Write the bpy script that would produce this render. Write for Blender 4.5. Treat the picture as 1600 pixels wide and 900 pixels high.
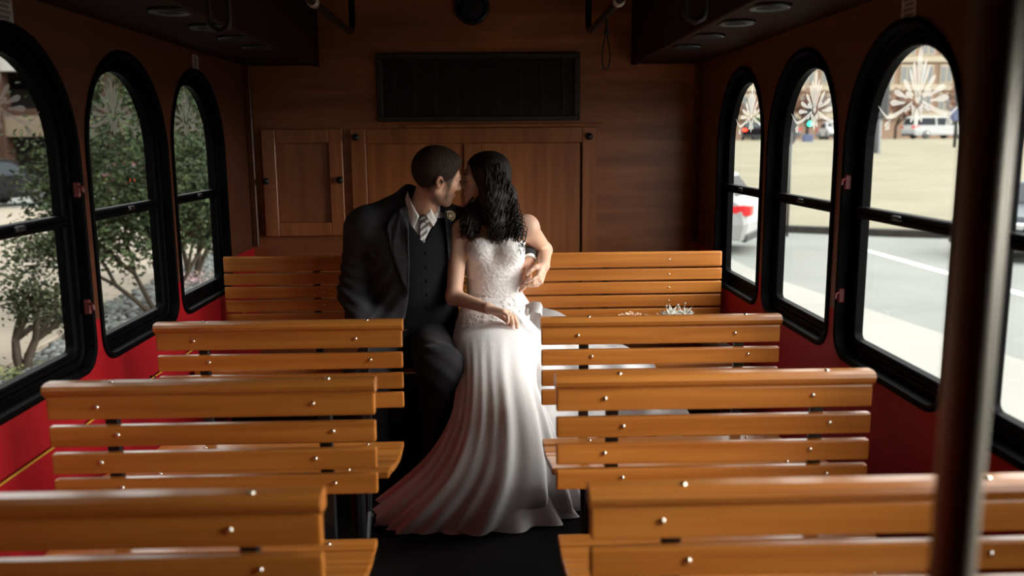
import bpy, bmesh, math, random
import numpy as np
from mathutils import Vector, Matrix

C = bpy.context.scene.collection
for o in list(bpy.data.objects):
    bpy.data.objects.remove(o)
PI = math.pi

# ------------------------------------------------------------------ camera
cam = bpy.data.cameras.new('camera')
camo = bpy.data.objects.new('camera', cam)
C.objects.link(camo)
ROWS = ((0.999498, 0.012993, -0.028901), (-0.030662, 0.166452, -0.985573), (-0.007995, 0.985964, 0.166767))
camo.matrix_world = Matrix([list(ROWS[i]) + [(0.0, 0.0, 1.32)[i]] for i in range(3)] + [[0, 0, 0, 1]])
cam.sensor_width = 36.0
cam.lens = 1350.0 / 1600.0 * 36.0
cam.clip_start = 0.02
cam.clip_end = 400
cam.dof.use_dof = True
cam.dof.focus_distance = 3.1
cam.dof.aperture_fstop = 2.5
bpy.context.scene.camera = camo

# ------------------------------------------------------------------ sky, sun, exposure
scn = bpy.context.scene
scn.view_settings.view_transform = 'Standard'
scn.view_settings.look = 'None'
scn.view_settings.gamma = 1.0
scn.view_settings.use_curve_mapping = False
scn.view_settings.exposure = 1.12
scn.cycles.max_bounces = 10
scn.cycles.diffuse_bounces = 5
scn.cycles.transparent_max_bounces = 24
scn.cycles.use_denoising = True
world = bpy.data.worlds.new('overcast_sky')
scn.world = world
world.use_nodes = True
wn = world.node_tree.nodes
wl = world.node_tree.links
bg = wn['Background']
wtc = wn.new('ShaderNodeTexCoord')
wsep = wn.new('ShaderNodeSeparateXYZ')
wramp = wn.new('ShaderNodeValToRGB')
wl.new(wtc.outputs['Generated'], wsep.inputs[0])
wl.new(wsep.outputs['Z'], wramp.inputs[0])
wramp.color_ramp.elements[0].position = 0.0
wramp.color_ramp.elements[0].color = (0.70, 0.69, 0.67, 1)
wramp.color_ramp.elements[1].position = 0.9
wramp.color_ramp.elements[1].color = (1.15, 1.15, 1.16, 1)
wl.new(wramp.outputs[0], bg.inputs['Color'])
bg.inputs['Strength'].default_value = 2.2
sun = bpy.data.lights.new('veiled_sun', 'SUN')
sun.energy = 4.6
sun.angle = math.radians(50)
sun.color = (1.0, 0.97, 0.93)
suno = bpy.data.objects.new('veiled_sun', sun)
C.objects.link(suno)
suno.rotation_euler = (math.radians(66), 0, math.radians(80))

# ------------------------------------------------------------------ materials
MATS = {}
def mat(name, col, rough=0.5, metal=0.0, var=0.0, vscale=(8, 8, 8), col2=None, bump=0.0, bscale=60.0,
        coat=0.0, spec=0.5, emit=0.0, trans=0.0, sheen=0.0, detail=4.0, sub=0.0):
    if name in MATS:
        return MATS[name]
    m = bpy.data.materials.new(name)
    m.use_nodes = True
    n, l = m.node_tree.nodes, m.node_tree.links
    b = n['Principled BSDF']
    b.inputs['Base Color'].default_value = (*col, 1)
    b.inputs['Roughness'].default_value = rough
    b.inputs['Metallic'].default_value = metal
    b.inputs['Specular IOR Level'].default_value = spec
    b.inputs['Coat Weight'].default_value = coat
    b.inputs['Coat Roughness'].default_value = 0.22
    b.inputs['Sheen Weight'].default_value = sheen
    b.inputs['Subsurface Weight'].default_value = sub
    b.inputs['Subsurface Radius'].default_value = (0.012, 0.005, 0.003)
    if trans:
        b.inputs['Transmission Weight'].default_value = trans
    if emit:
        b.inputs['Emission Color'].default_value = (*col, 1)
        b.inputs['Emission Strength'].default_value = emit
    if var or col2 or bump:
        tc = n.new('ShaderNodeTexCoord')
        oi = n.new('ShaderNodeObjectInfo')
        mp = n.new('ShaderNodeMapping')
        mp.inputs['Scale'].default_value = vscale
        ad = n.new('ShaderNodeVectorMath')
        sc = n.new('ShaderNodeVectorMath')
        sc.operation = 'SCALE'
        sc.inputs[0].default_value = (7.3, 3.1, 5.7)
        l.new(oi.outputs['Random'], sc.inputs['Scale'])
        l.new(tc.outputs['Object'], ad.inputs[0])
        l.new(sc.outputs[0], ad.inputs[1])
        l.new(ad.outputs[0], mp.inputs[0])
        no = n.new('ShaderNodeTexNoise')
        no.inputs['Scale'].default_value = 1.0
        no.inputs['Detail'].default_value = detail
        no.inputs['Distortion'].default_value = 0.4
        l.new(mp.outputs[0], no.inputs['Vector'])
        if var or col2:
            rp = n.new('ShaderNodeValToRGB')
            c2 = col2 or tuple(c * (1 - var) for c in col)
            rp.color_ramp.elements[0].position = 0.36
            rp.color_ramp.elements[0].color = (*c2, 1)
            rp.color_ramp.elements[1].position = 0.64
            rp.color_ramp.elements[1].color = (*col, 1)
            l.new(no.outputs['Fac'], rp.inputs[0])
            l.new(rp.outputs[0], b.inputs['Base Color'])
        if bump:
            bp = n.new('ShaderNodeBump')
            bp.inputs['Strength'].default_value = bump
            bp.inputs['Distance'].default_value = 0.004
            n2 = n.new('ShaderNodeTexNoise')
            n2.inputs['Scale'].default_value = bscale
            l.new(ad.outputs[0], n2.inputs['Vector'])
            l.new(n2.outputs['Fac'], bp.inputs['Height'])
            l.new(bp.outputs[0], b.inputs['Normal'])
    MATS[name] = m
    return m

def wood(name, light, dark, axis='X', rough=0.3, coat=0.4, freq=34.0):
    s = {'X': (1.4, freq, freq), 'Y': (freq, 1.4, freq), 'Z': (freq, freq, 1.4)}[axis]
    m = mat(name, light, rough, col2=dark, vscale=s, coat=coat, detail=6.0)
    n, l = m.node_tree.nodes, m.node_tree.links      # slow tone drift from board to board and along each board
    b = n['Principled BSDF']
    rp = [x for x in n if x.type == 'VALTORGB'][0]
    oi = [x for x in n if x.type == 'OBJECT_INFO'][0]
    hs = n.new('ShaderNodeHueSaturation')
    mr = n.new('ShaderNodeMapRange')
    mr.inputs['To Min'].default_value = 0.86
    mr.inputs['To Max'].default_value = 1.12
    l.new(oi.outputs['Random'], mr.inputs['Value'])
    l.new(mr.outputs[0], hs.inputs['Value'])
    l.new(rp.outputs[0], hs.inputs['Color'])
    l.new(hs.outputs[0], b.inputs['Base Color'])
    return m

M_SLAT = wood('varnished_oak_slat', (0.56, 0.205, 0.038), (0.41, 0.130, 0.021), 'X')
M_PLY = wood('oak_plywood', (0.40, 0.135, 0.047), (0.25, 0.078, 0.026), 'X', rough=0.45, coat=0.15, freq=16)
M_DOOR = wood('oak_door', (0.42, 0.146, 0.046), (0.29, 0.091, 0.029), 'Z', rough=0.4, coat=0.2, freq=22)
M_WALLW = wood('stained_wall_panel', (0.125, 0.034, 0.012), (0.085, 0.022, 0.008), 'Y', rough=0.5, coat=0.05, freq=14)
M_RED = mat('red_panel', (0.36, 0.006, 0.012), 0.6, spec=0.2, var=0.15, vscale=(3, 3, 3))
M_BLACK = mat('black_rubber', (0.0025, 0.0022, 0.0024), 0.55, spec=0.04)
M_STEELD = mat('black_painted_steel', (0.010, 0.010, 0.012), 0.4, var=0.2)
M_CHROME = mat('brushed_steel', (0.50, 0.44, 0.36), 0.40, metal=0.30, var=0.12, vscale=(30, 30, 2))
M_BOLT = mat('polished_bolt', (0.9, 0.84, 0.72), 0.16, metal=1.0)
M_FLOOR = mat('black_floor_sheet', (0.005, 0.0045, 0.0045), 0.7, spec=0.2, var=0.3, bump=0.2, bscale=90)
M_CEIL = mat('dark_ceiling_panel', (0.030, 0.010, 0.007), 0.8, spec=0.15, var=0.2, vscale=(6, 2, 6))
M_VENT = mat('dark_bronze_grille', (0.030, 0.022, 0.018), 0.5)
M_VOID = mat('grille_interior', (0.006, 0.006, 0.006), 0.8)
M_LABEL = mat('grey_paper', (0.42, 0.36, 0.34), 0.7)
M_INK = mat('faded_ink', (0.16, 0.12, 0.12), 0.7)
M_YELLOW = mat('yellow_cord', (0.60, 0.33, 0.03), 0.5)
M_REDLATCH = mat('red_latch', (0.11, 0.006, 0.008), 0.5)
M_STRAP = mat('dark_leather', (0.020, 0.012, 0.009), 0.5)

def glass_mat():
    m = bpy.data.materials.new('window_glass')
    m.use_nodes = True
    n, l = m.node_tree.nodes, m.node_tree.links
    n.remove(n['Principled BSDF'])
    out = n['Material Output']
    t = n.new('ShaderNodeBsdfTransparent')
    t.inputs[0].default_value = (0.93, 0.96, 0.93, 1)
    g = n.new('ShaderNodeBsdfGlossy')
    g.inputs['Roughness'].default_value = 0.02
    f = n.new('ShaderNodeLayerWeight')
    f.inputs['Blend'].default_value = 0.5
    pw = n.new('ShaderNodeMath')
    pw.operation = 'POWER'
    pw.inputs[1].default_value = 5.0
    ma = n.new('ShaderNodeMath')
    ma.operation = 'MULTIPLY_ADD'
    ma.inputs[1].default_value = 0.40
    ma.inputs[2].default_value = 0.02
    mx = n.new('ShaderNodeMixShader')
    l.new(f.outputs['Facing'], pw.inputs[0])
    l.new(pw.outputs[0], ma.inputs[0])
    l.new(ma.outputs[0], mx.inputs[0])
    l.new(t.outputs[0], mx.inputs[1])
    l.new(g.outputs[0], mx.inputs[2])
    l.new(mx.outputs[0], out.inputs[0])
    return m
M_GLASS = glass_mat()

def frost_mat():
    m = bpy.data.materials.new('etched_frost')
    m.use_nodes = True
    n, l = m.node_tree.nodes, m.node_tree.links
    n.remove(n['Principled BSDF'])
    out = n['Material Output']
    t = n.new('ShaderNodeBsdfTransparent')
    d = n.new('ShaderNodeBsdfTranslucent')
    d.inputs[0].default_value = (0.44, 0.42, 0.39, 1)
    e = n.new('ShaderNodeBsdfDiffuse')
    e.inputs[0].default_value = (0.34, 0.33, 0.31, 1)
    m1 = n.new('ShaderNodeMixShader')
    m1.inputs[0].default_value = 0.45
    mx = n.new('ShaderNodeMixShader')
    mx.inputs[0].default_value = 0.56
    l.new(d.outputs[0], m1.inputs[1])
    l.new(e.outputs[0], m1.inputs[2])
    l.new(t.outputs[0], mx.inputs[1])
    l.new(m1.outputs[0], mx.inputs[2])
    l.new(mx.outputs[0], out.inputs[0])
    return m
M_FROST = frost_mat()

# ------------------------------------------------------------------ mesh helpers
def link(name, me, m=None, parent=None, smooth=False):
    if m is not None and not me.materials:
        for k in (m if isinstance(m, (list, tuple)) else [m]):
            me.materials.append(k)
    if smooth:
        me.polygons.foreach_set('use_smooth', [True] * len(me.polygons))
    o = bpy.data.objects.new(name, me)
    C.objects.link(o)
    if parent is not None:
        o.parent = parent
    return o

def obj(name, bm, m=None, parent=None, smooth=False):
    me = bpy.data.meshes.new(name)
    bmesh.ops.recalc_face_normals(bm, faces=bm.faces)
    bm.to_mesh(me)
    bm.free()
    return link(name, me, m, parent, smooth)

def pyobj(name, v, f, m=None, parent=None, smooth=False):
    me = bpy.data.meshes.new(name)
    me.from_pydata([tuple(map(float, p)) for p in v], [], f)
    me.update()
    return link(name, me, m, parent, smooth)

def empty(name, loc=(0, 0, 0), rz=0.0, parent=None):
    o = bpy.data.objects.new(name, None)
    o.empty_display_size = 0.1
    C.objects.link(o)
    o.location = loc
    o.rotation_euler = (0, 0, rz)
    if parent is not None:
        o.parent = parent
    return o

def tag(o, label=None, cat=None, group=None, kind=None):
    if label: o['label'] = label
    if cat: o['category'] = cat
    if group: o['group'] = group
    if kind: o['kind'] = kind
    return o

def struct(o):
    o['kind'] = 'structure'
    return o

def box(bm, x0, x1, y0, y1, z0, z1, bev=0.0, seg=1):
    r = bmesh.ops.create_cube(bm, size=1.0)
    vs = r['verts']
    for v in vs:
        v.co = Vector(((x0 + x1) / 2 + v.co.x * (x1 - x0), (y0 + y1) / 2 + v.co.y * (y1 - y0), (z0 + z1) / 2 + v.co.z * (z1 - z0)))
    if bev > 0:
        es = list({e for v in vs for e in v.link_edges})
        bmesh.ops.bevel(bm, geom=es, offset=bev, segments=seg, affect='EDGES', profile=0.6)

def boxo(name, b, m, parent=None, bev=0.0, seg=1):
    bm = bmesh.new()
    box(bm, *b, bev, seg)
    return obj(name, bm, m, parent)

def frame_of(t):
    t = Vector(t).normalized()
    a = Vector((0, 0, 1)) if abs(t.z) < 0.9 else Vector((1, 0, 0))
    u = t.cross(a).normalized()
    return u, t.cross(u).normalized()

def tube(bm, pts, rad, sides=8, cap=True):
    pts = [Vector(p) for p in pts]
    n = len(pts)
    if not isinstance(rad, (list, tuple)):
        rad = [rad] * n
    rings = []
    u = None
    for i, p in enumerate(pts):
        t = (pts[min(i + 1, n - 1)] - pts[max(i - 1, 0)])
        if t.length < 1e-9:
            t = Vector((0, 0, 1))
        t.normalize()
        if u is None:
            u, w = frame_of(t)
        else:
            u = (u - t * u.dot(t))
            if u.length < 1e-6:
                u, w = frame_of(t)
            u.normalize()
        w = t.cross(u)
        rings.append([bm.verts.new(p + (u * math.cos(a) + w * math.sin(a)) * rad[i]) for a in (2 * PI * k / sides for k in range(sides))])
    for a, b in zip(rings, rings[1:]):
        for k in range(sides):
            bm.faces.new((a[k], a[(k + 1) % sides], b[(k + 1) % sides], b[k]))
    if cap:
        bm.faces.new(rings[0][::-1])
        bm.faces.new(rings[-1])

def lathe(bm, prof, sides=16, axis='Z', c=(0, 0, 0)):
    def P(r, h, a):
        x, y = r * math.cos(a), r * math.sin(a)
        p = {'Z': (x, y, h), 'Y': (x, h, y), 'X': (h, x, y)}[axis]
        return (p[0] + c[0], p[1] + c[1], p[2] + c[2])
    rings = [[bm.verts.new(P(max(r, 1e-4), h, 2 * PI * k / sides)) for k in range(sides)] for r, h in prof]
    for a, b in zip(rings, rings[1:]):
        for k in range(sides):
            bm.faces.new((a[k], a[(k + 1) % sides], b[(k + 1) % sides], b[k]))
    bm.faces.new(rings[0])
    bm.faces.new(rings[-1])

def extrude_x(bm, prof, x0, x1):
    a = [bm.verts.new((x0, y, z)) for y, z in prof]
    b = [bm.verts.new((x1, y, z)) for y, z in prof]
    n = len(prof)
    for i in range(n):
        bm.faces.new((a[i], a[(i + 1) % n], b[(i + 1) % n], b[i]))
    bm.faces.new(a)
    bm.faces.new(b[::-1])

# ------------------------------------------------------------------ the trolley: shell
XL, XR = -1.06, 0.97
YB, YF = 3.96, -1.75
ZS = 1.66             # soffit over the windows
ZC = 2.10             # raised middle of the ceiling
WT = 0.06             # wall thickness
struct(boxo('floor', (XL - WT, XR + WT, YF, YB, -0.06, 0.0), M_FLOOR))

WIN_R = [(1.755 + 0.64 * k, 2.318 + 0.64 * k) for k in (2, 1, 0, -1, -2)]
WIN_L = [(1.730 + 0.635 * k, 2.300 + 0.635 * k) for k in (2, 1, 0, -1)]
WZ0, WZ1 = 0.738, 1.579

def arch(y0, y1, z0=WZ0, z1=WZ1, d=0.0, cr=0.06, na=24, nc=6):
    """outline of an arched window, inset by d, as (y, z) points"""
    a0, a1, b0, b1 = y0 + d, y1 - d, z0 + d, z1 - d
    r = (a1 - a0) / 2
    c = max(cr - d, 0.018)
    zc = b1 - r
    yc = (a0 + a1) / 2
    pts = []
    for k in range(na + 1):
        t = PI * k / na
        pts.append((yc + r * math.cos(t), zc + r * math.sin(t)))
    for k in range(nc + 1):
        t = PI + PI / 2 * k / nc
        pts.append((a0 + c + c * math.cos(t), b0 + c + c * math.sin(t)))
    for k in range(nc + 1):
        t = 1.5 * PI + PI / 2 * k / nc
        pts.append((a1 - c + c * math.cos(t), b0 + c + c * math.sin(t)))
    return pts

def side_wall(name, X, out, wins):
    bm = bmesh.new()
    loops = [[(YF, 0.0), (YB, 0.0), (YB, ZC), (YF, ZC)]] + [arch(*w) for w in wins]
    for lp in loops:
        vs = [bm.verts.new((X, y, z)) for y, z in lp]
        for i in range(len(vs)):
            bm.edges.new((vs[i], vs[(i + 1) % len(vs)]))
    bmesh.ops.triangle_fill(bm, edges=bm.edges[:], use_beauty=True)
    bmesh.ops.bisect_plane(bm, geom=bm.verts[:] + bm.edges[:] + bm.faces[:], plane_co=(0, 0, 0.853), plane_no=(0, 0, 1))
    r = bmesh.ops.extrude_face_region(bm, geom=bm.faces[:])
    for e in r['geom']:
        if isinstance(e, bmesh.types.BMVert):
            e.co.x += out * WT
    bmesh.ops.recalc_face_normals(bm, faces=bm.faces)
    for f in bm.faces:
        f.material_index = 1 if f.calc_center_median().z < 0.853 else 0
    return struct(obj(name, bm, [M_WALLW, M_RED]))
side_wall('wall_left', XL, -1, WIN_L)
side_wall('wall_right', XR, 1, WIN_R)
struct(boxo('wall_back', (XL, XR, YB, YB + 0.05, 0, ZC), M_PLY))
struct(boxo('wall_front', (XL, XR, YF - .05, YF, 0, ZC), M_WALLW))
# ceiling: raised middle, two soffits above the windows with a fascia each
cl = struct(boxo('ceiling', (XL - WT, XR + WT, YF - 0.05, YB + 0.05, ZC, ZC + 0.05), M_CEIL))
SL, SR = -0.74, 0.668
for nm, a, b, fx in (('soffit', XL, SL, SL), ('soffit', SR, XR, SR)):
    boxo(nm, (a, b, YF, YB, ZS, ZS + 0.02), M_CEIL, cl)
    boxo('fascia', (fx - 0.012, fx + 0.012, YF, YB, ZS - 0.006, ZC), M_CEIL, cl, 0.004)

# ------------------------------------------------------------------ arched windows
def ornament(yc, X, flip):
    """etched palmette: petals, scrolls and drops, thin raised film on the glass"""
    polys = []
    def petal(a, r0, r1, w, tip=0.72, cx=0.0, cz=0.0):
        s, c = math.sin(a), math.cos(a)
        out = []
        for t, ww in ((0, .25), (.25, .45), (.5, .75), (tip, 1.0), (.86, .85), (.95, .5), (1, .12)):
            out.append((r0 + (r1 - r0) * t, ww * w))
        L = [(cx + s * r - c * h, cz + c * r + s * h) for r, h in out]
        R = [(cx + s * r + c * h, cz + c * r - s * h) for r, h in out]
        polys.append(L + R[::-1])
    petal(0, .015, .165, .0105, .55)
    for sg in (-1, 1):
        petal(sg * .20, .02, .125, .0075)
        petal(sg * .37, .02, .112, .0055)
        petal(sg * .72, .028, .098, .0085)
        petal(sg * .98, .026, .062, .0095)
        petal(sg * 1.18, .045, .112, .0095)
        petal(sg * 1.50, .052, .120, .0095)
        petal(sg * 1.95, .030, .058, .0065)
        petal(sg * 2.75, .012, .060, .0065)
        # long scroll sweeping down and out, curled up at its end
        sc = []
        for k in range(15):
            t = k / 14
            x = .02 + .155 * t
            z = .004 - .040 * math.sin(t * 2.2) + (.030 * max(0, t - .72) * 3.6)
            w = .0058 * math.sin(PI * min(1, .15 + t * .85)) + .0012
            sc.append((sg * x, z, w))
        polys.append([(x, z + w) for x, z, w in sc] + [(x, z - w) for x, z, w in sc[::-1]])
        for a, r1 in ((.15, .036), (.55, .042), (.95, .040)):
            petal(PI - sg * a, .004, r1, .0058, cx=sg * (.118 - .012 * a), cz=-.040)
    polys.append([(-.028, .004), (0, -.018), (.028, .004), (.020, -.030), (0, -.070), (-.020, -.030)])
    polys.append([(-.012, .012), (0, .034), (.012, .012), (0, -.004)])
    bm = bmesh.new()
    for p in polys:
        q = []
        for x, z in p:
            if not q or (abs(q[-1][0] - x) + abs(q[-1][1] - z)) > 1e-5:
                q.append((x, z))
        vs = [bm.verts.new((X, yc + x * 1.16, 1.402 + z * .80)) for x, z in q]
        try:
            f = bm.faces.new(vs)
        except ValueError:
            continue
    bmesh.ops.triangulate(bm, faces=bm.faces[:])
    return bm

def window(n, side, y0, y1, detail=True, latch=False):
    X, s = (XL, -1) if side == 'L' else (XR, 1)
    root = struct(empty('window_%d' % n, (X, (y0 + y1) / 2, WZ0)))
    off = Vector((-X, -(y0 + y1) / 2, -WZ0))
    def put(o):
        o.data.transform(Matrix.Translation(off))
        return o
    secs = [(-.014, .001), (-.014, -.006), (-.006, -.009), (.002, -.006), (.002, .022), (.010, .027), (.014, .022), (.022, .022), (.025, .029),
            (.034, .031), (.040, .026), (.046, .030), (.046, .052)]
    bm = bmesh.new()
    rings = [[bm.verts.new((X + s * dp, y, z)) for y, z in arch(y0, y1, d=ins)] for ins, dp in secs]
    for a, b in zip(rings, rings[1:]):
        k = len(a)
        for i in range(k):
            bm.faces.new((a[i], a[(i + 1) % k], b[(i + 1) % k], b[i]))
    put(obj('rubber_frame', bm, M_BLACK, root))
    bm = bmesh.new()
    box(bm, *sorted((X + s * .020, X + s * .046)), y0 + .04, y1 - .04, 1.112, 1.128, .003)
    box(bm, *sorted((X + s * .014, X + s * .046)), y0 + .04, y1 - .04, 1.129, 1.143, .004)
    put(obj('sash_rail', bm, M_BLACK, root))
    ar = arch(y0, y1, d=.044)
    up = [p for p in ar if p[1] > 1.128]
    up = up + [(y0 + .044, 1.128), (y1 - .044, 1.128)]
    lo = [(y1 - .044, 1.128), (y0 + .044, 1.128)] + [p for p in ar[25:] if p[1] <= 1.128]
    for pts in (up, lo):
        pts = [p for i, p in enumerate(pts) if i == 0 or abs(p[0] - pts[i - 1][0]) + abs(p[1] - pts[i - 1][1]) > 1e-5]
        bm = bmesh.new()
        bm.faces.new([bm.verts.new((X + s * .044, y, z)) for y, z in pts])
        put(obj('pane', bm, M_GLASS, root))
    if detail:
        put(obj('etched_ornament', ornament((y0 + y1) / 2, X + s * .0425, s), M_FROST, root))
        bm = bmesh.new()                                    # spring catch in the middle of the rail
        box(bm, *sorted((X + s * .006, X + s * .02)), (y0 + y1) / 2 - .02, (y0 + y1) / 2 + .02, 1.126, 1.138, .003)
        put(obj('sash_catch', bm, M_STEELD, root))
    for z in ((1.205, .895) if latch else ()):              # red release handles on the far jamb
        bm = bmesh.new()
        yy = y1 + .002
        box(bm, *sorted((X - s * .004, X + s * .014)), yy - .010, yy, z - .020, z + .020, .003)
        tube(bm, [(X - s * .004, yy - .010, z + .010), (X - s * .014, yy - .016, z + .006), (X - s * .016, yy - .016, z - .006)], .0042, 6)
        h = put(obj('release_latch', bm, M_REDLATCH, root))
        h['label'] = 'red release latch'
    return root
wn_ = 1
for side, ws_ in (('L', WIN_L), ('R', WIN_R)):
    for i, (a, b) in enumerate(ws_):
        window(wn_, side, a, b, detail=i < 4, latch=i in (2, 3))
        wn_ += 1

# ------------------------------------------------------------------ slatted benches
def bolt_mesh():
    bm = bmesh.new()
    lathe(bm, [(.0058, 0), (.0056, -.0016), (.0042, -.0034), (.0018, -.0044)], 10, 'Y')
    me = bpy.data.meshes.new('bolt')
    bmesh.ops.recalc_face_normals(bm, faces=bm.faces)
    bm.to_mesh(me)
    bm.free()
    me.materials.append(M_BOLT)
    me.polygons.foreach_set('use_smooth', [True] * len(me.polygons))
    return me
BOLT = bolt_mesh()

def slat(name, x0, x1, y0, y1, z0, z1, parent, bev=.005):
    """one board, its own origin at its middle so that the grain runs along it"""
    cx, cy, cz = (x0 + x1) / 2, (y0 + y1) / 2, (z0 + z1) / 2
    bm = bmesh.new()
    box(bm, x0 - cx, x1 - cx, y0 - cy, y1 - cy, z0 - cz, z1 - cz, bev, 2)
    o = obj(name, bm, M_SLAT, parent)
    o.location = (cx, cy, cz)
    return o

def bolt(parent, x, y, z, rot=None):
    o = bpy.data.objects.new('bolt', BOLT)
    C.objects.link(o)
    o.parent = parent
    o.location = Vector((x, y, z)) - parent.location
    if rot:
        o.rotation_euler = rot
    return o

SEAT_PROF = [(-.050, .462), (-.106, .460), (-.162, .466), (-.218, .476), (-.274, .490), (-.330, .505), (-.386, .517)]
def bench(x0, x1, label, group):
    """a front bench: origin on the floor under the face of its backrest; it faces -Y"""
    w = x1 - x0
    root = empty('slatted_bench', (0, 0, 0))
    tag(root, label, 'bench', group)
    sx = [x0 + .125, x1 - .112]
    # cap rail with a rolled nose
    prof = [(.034, .794), (.036, .815), (.030, .821), (.004, .822), (-.010, .818), (-.014, .810), (-.010, .800), (-.002, .795), (.0, .790), (.034, .790)]
    bm = bmesh.new()
    cx = (x0 + x1) / 2
    extrude_x(bm, [(y, z - .8) for y, z in prof], x0 - .002 - cx, x1 + .002 - cx)
    cap = obj('cap_rail', bm, M_SLAT, root)
    cap.location = (cx, 0, .8)
    for x in sx:
        bolt(cap, x + .012, .008, .8215, (-PI / 2, 0, 0))
    zs = [(.742, .792), (.681, .727), (.620, .666), (.563, .608)]
    for k, (a, b) in enumerate(zs):
        s = slat('back_slat', x0, x1, -.002, .018, a, b, root, .004)
        for q, x in enumerate(sx):
            bolt(s, x + (-.020 if k % 2 == 0 else .020), -.002, (a + b) / 2 + .003)
    for k, (dy, z) in enumerate(SEAT_PROF):
        s = slat('seat_slat', x0, x1, dy - .025, dy + .025, z - .009, z + .009, root, .004)
        s.rotation_euler = (-0.18 if k > 1 else 0.0, 0, 0)
        if k % 2 == 0:
            for x in sx:
                b_ = bolt(s, x + .01, dy, z + .0088, (-PI / 2, 0, 0))
    # steel: two posts behind the back that turn forward under the seat, two pedestal legs with a foot
    for x in sx:
        bm = bmesh.new()
        box(bm, x - .014, x + .014, .019, .036, .40, .79, .002)
        for (a, za), (b, zb) in zip(((.03, .42), (-.10, .425), (-.24, .452)), ((-.10, .425), (-.24, .452), (-.41, .490))):
            tube(bm, [(x, a, za), (x, b, zb)], .013, 6)
        obj('support', bm, M_STEELD, root)
        bm = bmesh.new()
        tube(bm, [(x, -.19, .44), (x, -.18, .02)], .019, 10)
        box(bm, x - .03, x + .03, -.28, -.08, 0.0, .018, .003)
        tube(bm, [(x, .022, .45), (x, -.01, .25), (x, -.17, .05)], .011, 8)
        obj('leg', bm, M_STEELD, root)
    return root

def copy_tree(o, parent=None):
    c = o.copy()
    C.objects.link(c)
    c.parent = parent
    for ch in o.children:
        copy_tree(ch, c)
    return c
GB = 'slatted benches in rows beside the aisle'
lab = {('L', 0): 'wooden slatted bench left of the aisle in front of the groom',
       ('L', 1): 'wooden slatted bench left of the aisle, middle row of the three',
       ('L', 2): 'nearest wooden slatted bench left of the aisle, cut off by the bottom edge',
       ('R', 0): 'wooden slatted bench right of the aisle, row next to the bride and bouquet',
       ('R', 1): 'wooden slatted bench right of the aisle, middle row of the three',
       ('R', 2): 'nearest wooden slatted bench right of the aisle, behind the steel pole'}
for sd, (a, b) in (('L', (-.940, -.245)), ('R', (.150, .842))):
    proto = None
    for i, y in enumerate((2.42, 1.80, 1.187)):
        o = bench(a, b, lab[(sd, i)], GB) if proto is None else copy_tree(proto)
        proto = proto or o
        o.location = (0 if sd == 'L' else (.004 if i == 0 else -.003), y, 0)
        o['label'] = lab[(sd, i)]

# full-width rear bench
rb = tag(empty('rear_bench', (0, 3.41, 0)), 'full-width varnished slatted bench across the back wall where the couple sit', 'bench')
for k, (a, b) in enumerate(((.820, .882), (.768, .814), (.714, .761), (.659, .707), (.604, .652))):
    s = slat('back_slat', -1.040, .945, -.001, .020, a, b, rb, .007 if k == 0 else .004)
    for x in (-.66, -.10, .72):
        bolt(s, x + .012, -.001, (a + b) / 2).scale = (.6, .6, .6)
for k, (dy, z) in enumerate(SEAT_PROF):
    s = slat('seat_slat', -1.040, .945, dy - .025, dy + .025, z - .009, z + .009, rb, .004)
    s.rotation_euler = (-0.18 if k > 1 else 0.0, 0, 0)
for x in (-.68, -.10, .48):
    bm = bmesh.new()
    box(bm, x - .014, x + .014, .021, .040, .40, .85, .002)
    for (a, za), (b, zb) in zip(((.03, .42), (-.10, .425), (-.24, .452)), ((-.10, .425), (-.24, .452), (-.41, .490))):
        tube(bm, [(x, a, za), (x, b, zb)], .013, 6)
    tube(bm, [(x, -.19, .44), (x, -.18, .0)], .019, 10)
    obj('support', bm, M_STEELD, rb)
boxo('riser_panel', (-1.04, .945, -.02, .0, 0.0, .40), M_STEELD, rb)

# ------------------------------------------------------------------ back wall joinery
def panel_door(root, x0, x1, z0, z1, st, panels, y=YB):
    """stiles, rails and recessed panels of a frame-and-panel front"""
    def bd(nm, a, b, c, d, t0, t1, mm=M_DOOR, bev=.003):
        cx, cz = (a + b) / 2, (c + d) / 2
        o = boxo(nm, (a - cx, b - cx, y - t1, y - t0, c - cz, d - cz), mm, root, bev)
        o.location = (cx, 0, cz)
        return o
    bd('stile', x0, x0 + st, z0, z1, .0, .020)
    bd('stile', x1 - st, x1, z0, z1, .0, .020)
    edges = [x0 + st]
    for a, b in panels:
        edges += [a, b]
    bd('rail', x0 + st, x1 - st, z1 - st, z1, .0, .0195)
    bd('rail', x0 + st, x1 - st, z0, z0 + st, .0, .0195)
    for (a, b), nxt in zip(panels, panels[1:] + [None]):
        bd('panel', a, b, z0 + st, z1 - st, .0, .008)
        if nxt:
            bd('stile', b, nxt[0], z0 + st, z1 - st, .0, .0195)

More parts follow.
